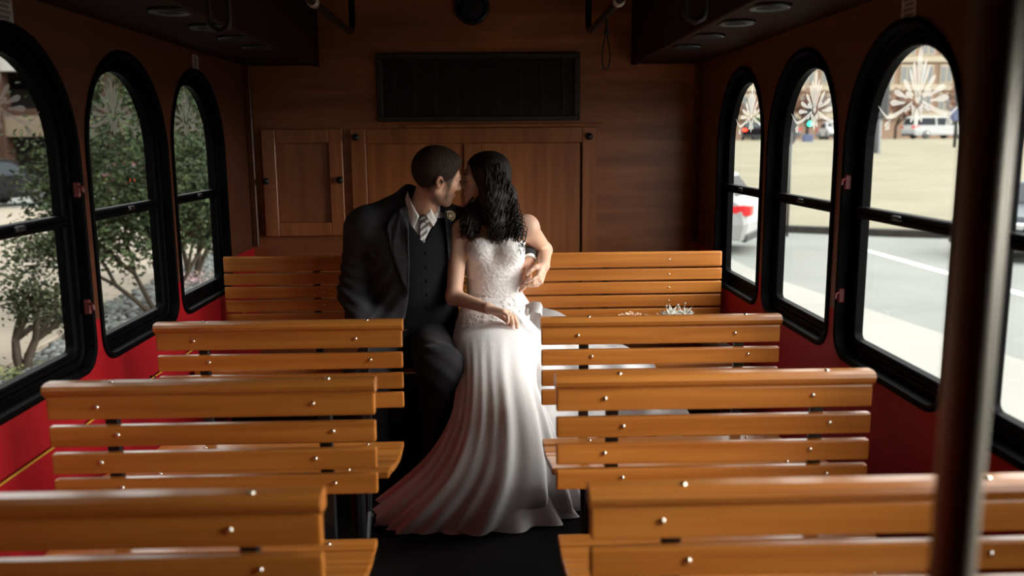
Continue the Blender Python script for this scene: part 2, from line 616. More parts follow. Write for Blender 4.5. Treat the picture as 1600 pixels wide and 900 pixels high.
def knob(root, x, z, y=YB - .02, r=.016):
    bm = bmesh.new()
    lathe(bm, [(r * .8, 0), (r * .8, -.006), (r, -.010), (r, -.018), (r * .6, -.024), (.001, -.025)], 14, 'Y')
    o = obj('knob', bm, M_STEELD, root, True)
    o.location = (x, y, z)
    return o
wc = tag(empty('cabinet_door', (0, 0, 0)), 'small framed oak cabinet door with two black knobs, left on the back wall', 'cabinet')
panel_door(wc, -1.000, -.640, .905, 1.384, .062, [(-.938, -.702)])
knob(wc, -.985, 1.155)
knob(wc, -.655, 1.157)
wc2 = tag(empty('access_panel', (0, 0, 0)), 'wide double-panelled oak cabinet front with black corner knobs behind the couple', 'cabinet')
panel_door(wc2, -.603, .506, .42, 1.384, .068, [(-.535, -.098), (-.017, .432)])
knob(wc2, -.578, 1.345)
knob(wc2, .468, 1.341)
boxo('gap_strip', (.4325, .4375, YB - .012, YB - .0085, .49, 1.314), M_VOID, wc2)
bm = bmesh.new()
box(bm, -.36, .53, YB - .022, YB, 1.388, 1.400, .003)
struct(obj('trim_1', bm, M_DOOR))
struct(boxo('trim_2', (XL, XL + .028, YB - .028, YB, .86, ZS), M_WALLW, None, .004))
struct(boxo('trim_3', (XR - .028, XR, YB - .028, YB, .86, ZS), M_WALLW, None, .004))

# air-conditioner grille
vt = tag(empty('air_vent', (-.025, YB, 1.56)), 'wide dark rectangular air grille high on the back wall', 'vent')
x0, x1, z0, z1 = -.452, .452, -.148, .148
for nm, b in (('frame_bar', (x0, x1, -.022, 0, z1 - .024, z1)), ('frame_bar', (x0, x1, -.022, 0, z0, z0 + .024)),
              ('frame_bar', (x0, x0 + .026, -.022, 0, z0 + .024, z1 - .024)), ('frame_bar', (x1 - .026, x1, -.022, 0, z0 + .024, z1 - .024))):
    boxo(nm, b, M_VENT, vt, .004)
boxo('backing', (x0 + .02, x1 - .02, -.003, 0, z0 + .02, z1 - .02), M_VOID, vt)
for k in range(9):
    x = x0 + .026 + (x1 - x0 - .052) * (k + .5) / 9
    boxo('divider', (x - .003, x + .003, -.014, -.003, z0 + .024, z1 - .024), M_VENT, vt)
bm = bmesh.new()
for k in range(30):
    z = z0 + .030 + (z1 - z0 - .060) * k / 29
    box(bm, x0 + .026, x1 - .026, -.012, -.004, z - .0016, z + .0016)
tag(obj('louvers', bm, M_VENT, vt), kind='stuff')

# round speaker above it
sp = tag(empty('round_speaker', (-.050, YB, 1.905)), 'round black speaker on the back wall above the air grille', 'speaker')
bm = bmesh.new()
lathe(bm, [(.076, 0), (.076, -.020), (.070, -.028), (.060, -.028), (.058, -.020)], 28, 'Y')
obj('rim', bm, M_STEELD, sp, True)
bm = bmesh.new()
lathe(bm, [(.058, -.021), (.04, -.026), (.001, -.028)], 24, 'Y')
obj('grille', bm, M_VOID, sp, True)

# grab rails along the ceiling, with brackets, and the leather hand loops that hang from them
for x, lb in ((.447, 'dark steel grab rail along the ceiling right of the vent'), (-.555, 'dark steel grab rail along the ceiling left of the vent')):
    gr = tag(empty('grab_rail', (x, 0, 1.775)), lb, 'rail', 'ceiling grab rails')
    bm = bmesh.new()
    tube(bm, [(0, YF + .2, 0), (0, 3.72, 0), (0, 3.78, .012), (0, 3.81, .05), (0, 3.81, ZC - 1.775)], .0135, 12)
    obj('bar', bm, M_CHROME if False else M_STEELD, gr, True)
    for y in (-.6, 1.3, 2.95):
        bm = bmesh.new()
        tube(bm, [(0, y, 0), (0, y, ZC - 1.775)], .009, 8)
        lathe(bm, [(.018, -.016), (.02, -.01), (.02, .012), (.016, .018)], 10, 'Y', (0, y, 0))
        obj('bracket', bm, M_CHROME, gr, True)
def strap(x, y, zb, w, lb, thick=.008, drop=False):
    r = tag(empty('hand_strap', (x, y, 1.775)), lb, 'strap', 'hand loops on the rails')
    h = zb - 1.775
    bm = bmesh.new()
    half = []
    for k in range(25):
        t = k / 24
        if drop:                                            # cord: closed at the keeper, a tear drop below it
            zz = .014 + (h - .014) * t
            u = max(0, (t - .40) / .60)
            ww = .003 + w * (math.sin(PI * u ** 1.5) ** .8 if u < .8 else math.sin(PI * .8 ** 1.5) ** .8 * math.sqrt(max(0, 1 - ((u - .8) / .2) ** 2)))
        else:                                               # broad leather: two straight sides and a round bottom
            zz = .014 + (h - .014) * t
            e = max(0, (zz - (h + w)) / -w) if zz < h + w else 0
            ww = w * math.sqrt(max(0, 1 - e * e))
        half.append((ww, zz))
    pts = [(-a_, 0, b_) for a_, b_ in half] + [(a_, 0, b_) for a_, b_ in half[::-1][1:]]
    pts = [pts[0]] + [q for q, q0 in zip(pts[1:], pts) if (Vector(q) - Vector(q0)).length > 1e-4]
    pts = [(0, 0, .0145)] + pts + [(0, 0, .0145)]
    tube(bm, pts, thick * .5, 7)
    obj('loop', bm, M_STRAP, r, True)
    bm = bmesh.new()
    lathe(bm, [(.010, h * .30), (.011, h * .31), (.011, h * .35), (.010, h * .36)] if drop else [(.016, -.022), (.0185, -.018), (.0185, .018), (.016, .022)], 10)
    obj('keeper', bm, M_STEELD, r, True)
strap(.447, 3.25, 1.578, .0115, 'thin dark looped hand strap hanging below the right rail near the vent', .006, True)
strap(.447, 1.885, 1.566, .021, 'wide dark hand loop at the top edge, right of centre', .012)
strap(-.555, 1.90, 1.553, .021, 'wide dark hand loop at the top edge above the left windows', .012)

# recessed dark discs along both soffits
for sx, ys, wd in ((.732, (2.28, 2.58, 2.90, 3.22), 'right'), (-.80, (2.32, 2.63, 2.90, 3.18), 'left')):
    for k, y in enumerate(ys):
        d = tag(empty('ceiling_lamp', (sx, y, ZS)), '%s round dark unlit lamp in the %s soffit counted from the camera' % (('first', 'second', 'third', 'fourth')[k], wd), 'lamp', 'unlit soffit lamps')
        bm = bmesh.new()
        lathe(bm, [(.056, 0), (.056, -.006), (.050, -.010), (.042, -.008)], 20)
        obj('ring', bm, M_STEELD, d, True)
        bm = bmesh.new()
        lathe(bm, [(.043, -.004), (.030, -.009), (.001, -.011)], 16)
        obj('lens', bm, M_VOID, d, True)

# paper notices above the windows
def notice(X, s, y, z, hw, hh, lb):
    r = tag(empty('paper_notice', (X, y, z)), lb, 'label', 'notices over the windows')
    a, b = sorted((0, -s * .0012))
    boxo('sheet', (a, b, -hw, hw, -hh, hh), M_LABEL, r)
    for k in range(5):
        zz = hh * (.7 - .35 * k)
        xx = -s * .0014
        bm = bmesh.new()
        box(bm, xx - .0003, xx + .0003, -hw * .75, hw * (.75 if k % 2 else .5), zz - .004, zz + .004)
        obj('faded_line', bm, M_INK, r)
notice(XL, -1, 3.30, 1.616, .030, .027, 'small grey paper notice above the far left arched window')
notice(XL, -1, 2.02, 1.625, .034, .034, 'small grey paper notice above the nearest left arched window')
notice(XR, 1, 2.02, 1.622, .034, .034, 'small grey paper notice above the nearest right arched window')

# bell cord along the left wall
bc = tag(empty('bell_cord', (XL + .012, 0, .602)), 'thin yellow cord stretched along the red left wall', 'cord')
bm = bmesh.new()
tube(bm, [(0, YF + .1, .004), (0, .8, -.002), (0, 1.8, .002), (0, 3.2, -.002), (0, YB, .002)], .0026, 6)
obj('line', bm, M_YELLOW, bc)
for y in (.3, 1.5, 2.66, 3.5):
    bm = bmesh.new()
    tube(bm, [(-.012, y, .0), (0, y, .0), (0.004, y, -.004)], .0045, 6)
    obj('eyelet', bm, M_STEELD, bc)

# stanchion by the camera
po = tag(empty('stanchion_pole', (.361, .62, 0)), 'blurred brushed steel upright pole close to the camera at right', 'pole')
bm = bmesh.new()
tube(bm, [(0, 0, .02), (0, 0, ZC - .02)], .0168, 28)
obj('tube', bm, M_CHROME, po, True)
for z, d in ((0, 1), (ZC, -1)):
    bm = bmesh.new()
    lathe(bm, [(.045, 0), (.045, d * .006), (.026, d * .016), (.022, d * .03)], 20, 'Z', (0, 0, z))
    obj('flange', bm, M_CHROME, po, True)

# ------------------------------------------------------------------ outside: grounds
M_ASPHALT = mat('pale_asphalt', (0.135, 0.140, 0.132), 0.9, spec=0.1, var=0.12, vscale=(.5, .5, .5), bump=0.3, bscale=40)
M_CONC = mat('light_concrete', (0.189, 0.186, 0.168), 0.85, spec=0.1, var=0.08, vscale=(.6, .6, .6))
M_LAWN = mat('dormant_lawn', (0.150, 0.137, 0.098), 0.95, spec=0.1, var=0.14, vscale=(.25, .5, .5), bump=0.5, bscale=12)
M_KERB = mat('dark_kerb', (0.036, 0.033, 0.030), 0.9, spec=0.1, var=0.2)
M_WHITELINE = mat('road_paint', (0.281, 0.281, 0.265), 0.7, spec=0.1)
M_SLAB = mat('beige_paving', (0.175, 0.150, 0.118), 0.85, spec=0.1, var=0.1, vscale=(1, 1, 1))
M_SOIL = mat('grey_soil', (0.024, 0.022, 0.016), 0.95, spec=0.1, var=0.4, vscale=(3, 3, 3))
M_PEBBLE = mat('river_pebble', (0.107, 0.112, 0.107), 0.8, spec=0.1, var=0.55, vscale=(9, 9, 9))
ZR, ZL = -0.90, -0.75
rng = random.Random(5)

def plate(name, pts, z0, z1, m, st=True, parent=None):
    bm = bmesh.new()
    a = [bm.verts.new((x, y, z1)) for x, y in pts]
    b = [bm.verts.new((x, y, z0)) for x, y in pts]
    n = len(pts)
    bm.faces.new(a)
    bm.faces.new(b[::-1])
    for i in range(n):
        bm.faces.new((a[i], b[i], b[(i + 1) % n], a[(i + 1) % n]))
    o = obj(name, bm, m, parent)
    return struct(o) if st else o
struct(boxo('ground', (-70, 140, -30, 150, ZR - .4, ZR - .12), M_SOIL))
plate('sidewalk', [(-2.2, -12), (5.6, -12), (5.55, 7), (4.95, 11.5), (4.6, 14), (4.7, 40), (-2.2, 40)], ZR - .12, ZR + .012, M_CONC)
plate('road', [(4.5, -12), (40, -12), (40, 12.5), (14, 17.6), (9.4, 19.4), (7, 20.8), (-2, 21.2), (-2, 40), (-2.2, 40), (-2.2, 12), (4.5, 12)], ZR - .12, ZR, M_ASPHALT)
for a, b in (((7.74, -6), (7.66, 17.2)), ((8.9, 16.0), (13.5, 14.2))):
    dx, dy = b[0] - a[0], b[1] - a[1]
    l_ = math.hypot(dx, dy)
    nx, ny = -dy / l_ * .11, dx / l_ * .11
    plate('road_marking', [(a[0] - nx, a[1] - ny), (b[0] - nx, b[1] - ny), (b[0] + nx, b[1] + ny), (a[0] + nx, a[1] + ny)], ZR, ZR + .006, M_WHITELINE)
plate('kerb', [(-1.9, 21.2), (7, 20.8), (9.4, 19.4), (14, 17.6), (40, 12.5), (40, 12.9), (14, 18.0), (9.5, 19.75), (7.05, 21.1), (-1.9, 21.5)], ZR - .1, ZR + .16, M_KERB)
# lawn that climbs away from the kerb
bm = bmesh.new()
prev = None
for t, z in ((0, ZR + .13), (.08, ZR + .22), (.3, -.35), (.6, .45), (1, 1.28)):
    row = []
    for x0, y0 in ((-1.9, 21.5), (7.05, 21.1), (9.5, 19.75), (14, 18.0), (40, 12.9), (90, 8)):
        row.append(bm.verts.new((x0 * (1 + t * (1.6 if x0 > 0 else 1.0)), y0 + (68 - y0) * t, z)))
    if prev:
        for i in range(5):
            bm.faces.new((prev[i], prev[i + 1], row[i + 1], row[i]))
    prev = row
lw = struct(obj('lawn', bm, M_LAWN, None, True))
plate('parking_strip', [(-4, 68), (240, 68), (240, 95), (-4, 95)], 1.0, 1.29, M_ASPHALT)

# left: planting strip with pebbles, beige paving slabs behind it
EDGE = [(-4.42, -4), (-4.48, 7.9), (-4.70, 9.6), (-5.06, 11.4), (-5.26, 14.0), (-5.6, 20)]
def edge_x(y):
    for (xa, ya), (xb, yb) in zip(EDGE, EDGE[1:]):
        if ya <= y <= yb:
            return xa + (xb - xa) * (y - ya) / (yb - ya)
    return EDGE[-1][0]
bed = plate('planting_bed', [(-2.4, -4), (-2.4, 20)] + EDGE[::-1], ZR, ZL - .01, M_SOIL)
bm = bmesh.new()
bmesh.ops.create_icosphere(bm, subdivisions=1, radius=1.0)
ico_v = np.array([v.co[:] for v in bm.verts], np.float32)
ico_f = np.array([[v.index for v in f.verts] for f in bm.faces], np.int32)
bm.free()
PV, PF = [], []
for k in range(6400):
    y = 3.6 + 12.9 * rng.random() ** 1.05
    x = edge_x(y) + .05 + (-2.5 - edge_x(y)) * rng.random()
    r = .028 + .035 * rng.random()
    a = rng.random() * 6
    q = ico_v * np.array((r * 1.3, r, r * .65))
    PV.append(np.stack([x + q[:, 0] * math.cos(a) - q[:, 1] * math.sin(a), y + q[:, 0] * math.sin(a) + q[:, 1] * math.cos(a), ZL - .01 + r * .35 + q[:, 2]], 1))
    PF.append(ico_f + k * len(ico_v))
me = bpy.data.meshes.new('gravel')
me.from_pydata(np.concatenate(PV).tolist(), [], np.concatenate(PF).tolist())
tag(link('gravel', me, M_PEBBLE, None, True), 'grey river pebbles covering the bed under the left trees', 'gravel', kind='stuff')
pv = struct(empty('plaza', (0, 0, 0)))
slab_me = None
bm = bmesh.new()
box(bm, -.74, .74, -.99, .99, -.09, 0, .012)
slab_src = obj('paving_slab', bm, M_SLAB, pv)
n_sl = 0
for i in range(8):
    for j in range(14):
        y = 3 + j * 2.0
        x = -5.35 - i * 1.5 - (y - 8) * .09
        if n_sl == 0:
            o = slab_src
        else:
            o = slab_src.copy()
            C.objects.link(o)
        n_sl += 1
        o.location = (x, y, ZL + rng.uniform(-.004, .004) + .002)
        o.rotation_euler = (0, 0, .09)
struct(plate('pavement', [(-4.4, -4), (-4.5, 8), (-5.1, 12), (-5.9, 22), (-9, 32), (-60, 32), (-60, -8), (-4.4, -8)], ZR, ZL - .03, M_SLAB))
plate('road', [(-9.5, 31), (-70, 22), (-70, 60), (-9, 60)], ZR, ZL - .02, M_ASPHALT)

# ------------------------------------------------------------------ trees
M_BARK = mat('grey_bark', (0.034, 0.027, 0.019), 0.9, spec=0.1, var=0.4, vscale=(20, 20, 5), bump=0.5)
def leaf_mat(name, a, b):
    m = mat(name, a, 0.6, col2=b, vscale=(3, 3, 3), spec=0.08)
    return m
M_LEAF = leaf_mat('evergreen_leaf', (0.030, 0.042, 0.016), (0.009, 0.014, 0.006))
M_LEAF2 = leaf_mat('small_dark_leaf', (0.022, 0.028, 0.011), (0.008, 0.011, 0.005))
M_BROWNTREE = leaf_mat('bare_twig', (0.185, 0.095, 0.062), (0.12, 0.065, 0.043))

def branchy(bm, p, d, ln, r, depth, tips, rg, spread=.55):
    q = p + d * ln
    mid = (p + q) / 2 + Vector((rg.uniform(-1, 1), rg.uniform(-1, 1), 0)) * ln * .06
    tube(bm, [p, mid, q], [r, r * .86, r * .72], 7 if depth > 1 else 5, cap=False)
    if depth <= 1:
        tips.append((mid, d))
    if depth == 0:
        tips.append((q, d))
        return
    for k in range(2 + (rg.random() < .6)):
        v = Vector((rg.gauss(0, 1), rg.gauss(0, 1), rg.gauss(.15, .7)))
        nd = (d + v.normalized() * spread * (.8 + .5 * rg.random())).normalized()
        branchy(bm, q, nd, ln * rg.uniform(.62, .86), r * .68, depth - 1, tips, rg, spread)

def leaves(tips, per, rad, size, rg, keep=None):
    V, F = [], []
    for p, d in tips:
        for k in range(per):
            c = p + Vector((rg.gauss(0, rad), rg.gauss(0, rad), rg.gauss(0, rad * .8)))
            if keep and not keep(c):
                continue
            a = Vector((rg.gauss(0, 1), rg.gauss(0, 1), rg.gauss(-.2, .6))).normalized()
            u, w = frame_of(a)
            t = rg.random() * 6.28
            s_ = (u * math.cos(t) + w * math.sin(t))
            L = size * rg.uniform(.7, 1.3)
            nrm = a.cross(s_)
            i = len(V)
            V += [c, c + a * L * .5 + s_ * L * .24 + nrm * L * .06, c + a * L, c + a * L * .5 - s_ * L * .24 + nrm * L * .06]
            F += [(i, i + 1, i + 2), (i, i + 2, i + 3)]
    return V, F

def tree(name, base, stems, lb, cat='tree', per=30, rad=.22, size=.055, depth=3, ln=.55, r=.05, seed=1, leafm=None, group=None, keep=None, spread=.55, extra=(), z_lift=0):
    rg = random.Random(seed)
    root = tag(empty(name, base), lb, cat, group)
    tips = []
    for sx, sy, sz in stems:
        bm = bmesh.new()
        branchy(bm, Vector((sx * .08, sy * .08, -.05 if z_lift == 0 else -.3)), Vector((sx, sy, sz)).normalized(), ln, r, depth, tips, rg, spread)
        obj('trunk', bm, M_BARK, root, True)
    for c, rr, n in extra:
        for k in range(n):
            v = Vector((rg.gauss(0, 1), rg.gauss(0, 1), rg.gauss(0, 1))).normalized() * rr * rg.random() ** .45
            tips.append((Vector(c) + v, v))
    V, F = leaves(tips, per, rad, size, rg, keep)
    fo = pyobj('foliage', V, F, leafm or M_LEAF, root)
    tag(fo, kind='stuff')
    return root
GT = 'evergreen trees in the pebble bed'
tree('small_tree', (-4.36, 8.0, ZL), [(-.10, .0, 1), (.30, .1, 1)], 'small forked tree with sparse dark leaves seen low through the nearest left window', per=17, rad=.10, size=.050,
     depth=3, ln=.34, r=.048, seed=4, leafm=M_LEAF2, group=GT, spread=.8, extra=[((-.05, 0, .95), .45, 26)], keep=lambda c: c.z < 1.55)
tree('multi_stem_tree', (-4.02, 10.6, ZL), [(-.5, .1, 1), (.10, .0, 1.0), (-.9, -.1, .9), (.5, .2, 1)], 'bushy multi-stem evergreen tree filling the middle left window', per=34, rad=.20, size=.075,
     depth=3, ln=.62, r=.034, seed=9, group=GT, spread=.6, extra=[((-.35, 0, 1.9), 1.05, 90), ((-.2, .1, 2.7), .85, 60), ((-.8, 0, 1.55), .6, 60), ((-.25, 0, 1.25), .75, 90)], keep=lambda c: c.z > .62 + .25 * math.sin(c.x * 5))
tree('evergreen_tree', (-4.55, 13.3, ZL), [(-.2, .1, 1), (.2, .0, 1.0), (.4, .2, 1)], 'evergreen tree with pale trunk base seen through the far left arched window', per=34, rad=.22, size=.075,
     depth=3, ln=.7, r=.045, seed=12, group=GT, spread=.6, extra=[((0, 0, 1.9), 1.2, 150), ((.1, .1, 2.9), .9, 60), ((.1, 0, 1.3), .8, 90)], keep=lambda c: c.z > .55)
rg = random.Random(3)
hp = tag(empty('heather_plant', (-4.05, 12.6, ZL)), 'low purplish flowering plant at the bed edge in the far left window', 'plant')
V, F = leaves([(Vector((rg.uniform(-.5, .5), rg.uniform(-.4, .4), rg.uniform(.02, .22))), None) for k in range(60)], 8, .05, .045, rg)
tag(pyobj('foliage', V, F, mat('heather_bloom', (0.34, 0.17, 0.24), .7, col2=(.2, .2, .12), vscale=(6, 6, 6)), hp), kind='stuff')
gp = tag(empty('ground_cover', (-3.9, 7.6, ZL)), 'low green ground cover at the foot of the small forked tree', 'plant')
V, F = leaves([(Vector((rg.uniform(-.7, .3), rg.uniform(-.5, .5), rg.uniform(.0, .10))), None) for k in range(60)], 10, .05, .06, rg)
tag(pyobj('foliage', V, F, leaf_mat('ground_leaf', (0.077, 0.082, 0.034), (0.038, 0.043, 0.019)), gp), kind='stuff')

# ------------------------------------------------------------------ parking structure behind the left trees
M_BAND = mat('cream_spandrel', (0.103, 0.079, 0.053), 0.85, spec=0.1, var=0.1, vscale=(.4, .4, .4))
M_BAND2 = mat('brown_brick_spandrel', (0.034, 0.017, 0.011), 0.9, spec=0.1, var=0.25, vscale=(2, 2, 2))
M_SHADEIN = mat('garage_interior', (0.05, 0.04, 0.035), 0.9)
M_WHITEB = mat('white_render', (0.216, 0.204, 0.190), 0.8, spec=0.1)
pg = tag(empty('parking_garage', (-20, 44, ZL)), 'banded brown and cream parking building behind the left windows', 'building')
boxo('floor_plate', (-32, 26, -.5, 14, -.2, .1), M_BAND2, pg)
for k in range(3):
    z = 2.5 + k * 3.1
    boxo('spandrel', (-32, 13, -.6, -.2, z, z + 1.0), M_BAND if k != 1 else M_WHITEB, pg, .03)
    boxo('brick_band', (-32, 13, -.5, -.15, z + 1.0, z + 1.35), M_BAND2, pg)
    boxo('floor_plate', (-32, 13, -.2, 14, z, z + .35), M_BAND2, pg)
for k in range(9):
    x = -31.5 + k * 5.5
    boxo('column', (x, x + .7, -.75, .2, .0, 11.5), M_BAND2, pg, .03)
boxo('rear_wall', (-32, 13, 13, 14, 0, 12), M_SHADEIN, pg)
boxo('parapet', (-32, 13, -.8, 14, 11.4, 12.2), M_WHITEB, pg)
boxo('unseen_sky_blocker', (-12, 11, -84, -32, 0, 17), M_BAND2, pg, .05)  # added block out of view, cuts the sky light reaching the left windows

# ------------------------------------------------------------------ vehicles
M_TYRE = mat('tyre_rubber', (0.012, 0.012, 0.012), 0.8)
M_HUB = mat('alloy_wheel', (0.45, 0.45, 0.45), 0.35, metal=.8)
M_CARGLASS = mat('car_glass', (0.012, 0.015, 0.018), 0.2, spec=.12)
M_TAIL = mat('red_tail_lens', (0.55, 0.01, 0.015), 0.25, coat=.5)
M_TAILON = mat('lit_tail_lamp', (1.0, 0.06, 0.02), .4, emit=2.0)
M_HEAD = mat('lit_head_lamp', (1.0, 0.86, 0.55), .4, emit=2.5)
M_DARKTRIM = mat('dark_trim', (0.015, 0.015, 0.016), .5)
PROF = {
    'suv': ([(-2.18, .28), (-2.24, .62), (-2.16, .98), (-1.98, 1.08), (-1.66, 1.54), (-1.35, 1.62), (.2, 1.64), (.55, 1.58), (1.12, 1.08), (2.0, .94), (2.2, .72), (2.22, .30)],
            [(-1.90, 1.10), (-1.62, 1.50), (-1.30, 1.57), (.15, 1.58), (.48, 1.53), (.98, 1.09)]),
    'sedan': ([(-2.2, .26), (-2.25, .60), (-2.18, .92), (-1.65, .98), (-1.05, 1.36), (-.6, 1.43), (.15, 1.43), (.55, 1.36), (1.15, .96), (2.05, .82), (2.22, .62), (2.22, .26)],
              [(-1.52, .98), (-1.0, 1.32), (-.6, 1.38), (.12, 1.38), (.48, 1.32), (1.0, .97)]),
    'van': ([(-2.35, .28), (-2.42, .7), (-2.36, 1.05), (-2.2, 1.7), (-1.9, 1.78), (.5, 1.78), (.95, 1.66), (1.6, 1.1), (2.3, .92), (2.42, .6), (2.42, .28)],
            [(-2.22, 1.10), (-2.10, 1.62), (-1.85, 1.69), (.45, 1.69), (.85, 1.60), (1.38, 1.10)]),
}
def car(kind, loc, rz, paint, lb, tail_on=False, head_on=False, group=None, scale=1.0):
    body, cabin = PROF[kind]
    root = tag(empty('car' if kind != 'van' else 'minivan', loc, rz), lb, 'car' if kind != 'van' else 'van', group)
    if scale != 1.0:
        root.scale = (scale,) * 3
    W = .90
    bm = bmesh.new()
    def half(z):
        return W * (1.0 - max(0, z - .75) * .22) * (1 - .10 * max(0, .45 - z))
    secs = []
    for s in (-1, -.86, .86, 1):
        vs = []
        for x, z in body:
            k = 1.0 if abs(s) > .9 else 1.012
            xx = x * (1.0 if abs(s) < .9 else .965)
            zz = z if abs(s) < .9 else (z - (.03 if z > .5 else -.02))
            vs.append(bm.verts.new((xx, (half(z) if abs(s) > .9 else half(z) * .93) * (1 if s > 0 else -1), zz)))
        secs.append(vs)
    n = len(body)
    for a, b in zip(secs, secs[1:]):
        for i in range(n):
            bm.faces.new((a[i], a[(i + 1) % n], b[(i + 1) % n], b[i]))
    bm.faces.new(secs[0])
    bm.faces.new(secs[-1])
    bd = obj('body_shell', bm, paint, root)
    for sg in (-1, 1):                                       # side glass, split by a pillar
        for a, b in ((0.03, .47), (.51, .97)):
            xs0, xs1 = cabin[0][0], cabin[-1][0]
            xa, xb = xs0 + (xs1 - xs0) * a, xs0 + (xs1 - xs0) * b
            def top(x):
                for (p, q), (r_, t) in zip(cabin, cabin[1:]):
                    if p <= x <= r_:
                        return q + (t - q) * (x - p) / (r_ - p) - .05
                return cabin[0][1]
            N = 8
            bm = bmesh.new()
            up = [bm.verts.new((xa + (xb - xa) * k / N, sg * (half(top(xa + (xb - xa) * k / N)) + .004), max(top(xa + (xb - xa) * k / N), cabin[0][1] - .02))) for k in range(N + 1)]
            dn = [bm.verts.new((xa + (xb - xa) * k / N, sg * (half(cabin[0][1]) + .004), cabin[0][1] - .03)) for k in range(N + 1)]
            for k in range(N):
                bm.faces.new((up[k], up[k + 1], dn[k + 1], dn[k]))
            obj('side_window', bm, M_CARGLASS, root)
    def screen(i, j, nm):
        (xa, za), (xb, zb) = body[i], body[j]
        d = Vector((zb - za, 0, -(xb - xa))).normalized() * (.012 if nm else .012)
        if d.x * (1 if xa > 0 else -1) < 0:
            d = -d
        pts = []
        for x, z, t in ((xa, za, .12), (xb, zb, -.12)):
            pass
        A = Vector((xa + (xb - xa) * .10, 0, za + (zb - za) * .10)) + d
        B = Vector((xa + (xb - xa) * .90, 0, za + (zb - za) * .90)) + d
        wa, wb = half(A.z) * .86, half(B.z) * .84
        pyobj(nm, [(A.x, -wa, A.z), (A.x, wa, A.z), (B.x, wb, B.z), (B.x, -wb, B.z)], [(0, 1, 2, 3)], M_CARGLASS, root)
    if kind == 'suv':
        screen(3, 4, 'rear_screen'); screen(8, 7, 'windscreen')
    elif kind == 'sedan':
        screen(3, 4, 'rear_screen'); screen(8, 7, 'windscreen')
    else:
        screen(2, 3, 'rear_screen'); screen(7, 6, 'windscreen')
    for wx in (-1.32, 1.38):
        for sg in (-1, 1):
            bm = bmesh.new()
            lathe(bm, [(.20, sg * .72), (.31, sg * .72), (.335, sg * .78), (.335, sg * .88), (.31, sg * .915), (.22, sg * .915)], 20, 'Y', (wx, 0, .335))
            w_ = obj('wheel', bm, M_TYRE, root, True)
            bm = bmesh.new()
            lathe(bm, [(.20, sg * .90), (.19, sg * .918), (.06, sg * .905), (.001, sg * .905)], 16, 'Y', (wx, 0, .335))
            obj('hub_cap', bm, M_HUB, w_, True)
    bx, bz = body[1][0], body[2][1]
    fx = body[-2][0]
    for sg in (-1, 1):
        bm = bmesh.new()                                     # tail lamp that wraps round the corner to a point on the flank
        y0 = sg * (half(bz) + .012)
        hi = [(bx - .03, sg * .62, bz - .03), (bx - .03, sg * .84, bz - .02), (bx + .09, y0, bz - .01), (bx + .58, y0, bz - .06)]
        lo = [(bx - .03, sg * .62, bz - .19), (bx - .03, sg * .84, bz - .21), (bx + .09, y0, bz - .21), (bx + .50, y0, bz - .11)]
        hv, lv = [bm.verts.new(q) for q in hi], [bm.verts.new(q) for q in lo]
        for k in range(3):
            bm.faces.new((hv[k], hv[k + 1], lv[k + 1], lv[k]))
        r = bmesh.ops.extrude_face_region(bm, geom=bm.faces[:])
        for e in r['geom']:
            if isinstance(e, bmesh.types.BMVert):
                e.co.y -= sg * .05
        obj('tail_lamp', bm, M_TAILON if tail_on else M_TAIL, root)
        bm = bmesh.new()
        box(bm, fx - .12, fx + .015, sg * .48 - .17, sg * .48 + .17, body[-2][1] - .04, body[-2][1] + .1, .03)
        obj('head_lamp', bm, M_HEAD if head_on else M_HUB, root)
    for x in (body[0][0] - .05, fx - .07):
        bm = bmesh.new()
        box(bm, x, x + .14, -.84, .84, .25, .44, .04)
        obj('bumper', bm, M_DARKTRIM, root)
    return root
M_WPAINT = mat('white_car_paint', (0.270, 0.270, 0.266), .3, spec=.2)
M_SPAINT = mat('silver_car_paint', (0.113, 0.116, 0.116), .3, spec=.2)
M_DPAINT = mat('dark_car_paint', (0.014, 0.019, 0.028), .35, spec=.25)
M_BPAINT = mat('black_car_paint', (0.003, 0.003, 0.0035), .5, spec=.05)
M_RPAINT = mat('maroon_car_paint', (0.08, 0.015, 0.013), .35, spec=.2)
car('suv', (3.51, 18.36, ZR), PI - .50, M_WPAINT, 'white car with red tail lamp just outside the far right window')
car('sedan', (11.3, 16.4, ZR), -2.75, M_DPAINT, 'dark blue car parked at the kerb beyond the nearest right window')
GP = 'cars parked beyond the lawn'
car('van', (36.2, 69.6, 1.29), .12, M_WPAINT, 'white minivan beyond the lawn in the nearest full right window', group=GP)
car('sedan', (31.6, 76.5, 1.29), .3, M_SPAINT, 'silver car beyond the lawn, next to the white minivan', group=GP)
car('suv', (24.6, 74.5, 1.29), 2.9, M_SPAINT, 'grey car beyond the lawn under the green signal in the middle right window', group=GP)
car('sedan', (28.4, 70.6, 1.29), -1.75, M_WPAINT, 'white car with bright headlamps at the right side of the middle right window', head_on=True, group=GP)
car('sedan', (21.9, 71.0, 1.29), 1.3, M_BPAINT, 'black car with glowing tail lamps in the far right window', tail_on=True, group=GP)
car('suv', (42.0, 71, 1.29), .2, M_DPAINT, 'dark car beyond the lawn behind the steel pole', group=GP)
car('suv', (-17.2, 30.5, ZL), 1.25, M_BPAINT, 'black car with glowing tail lamps seen in the nearest left window', tail_on=True)
car('sedan', (-13.2, 34, ZL), 1.4, M_RPAINT, 'maroon car partly hidden behind the left trees', tail_on=True)

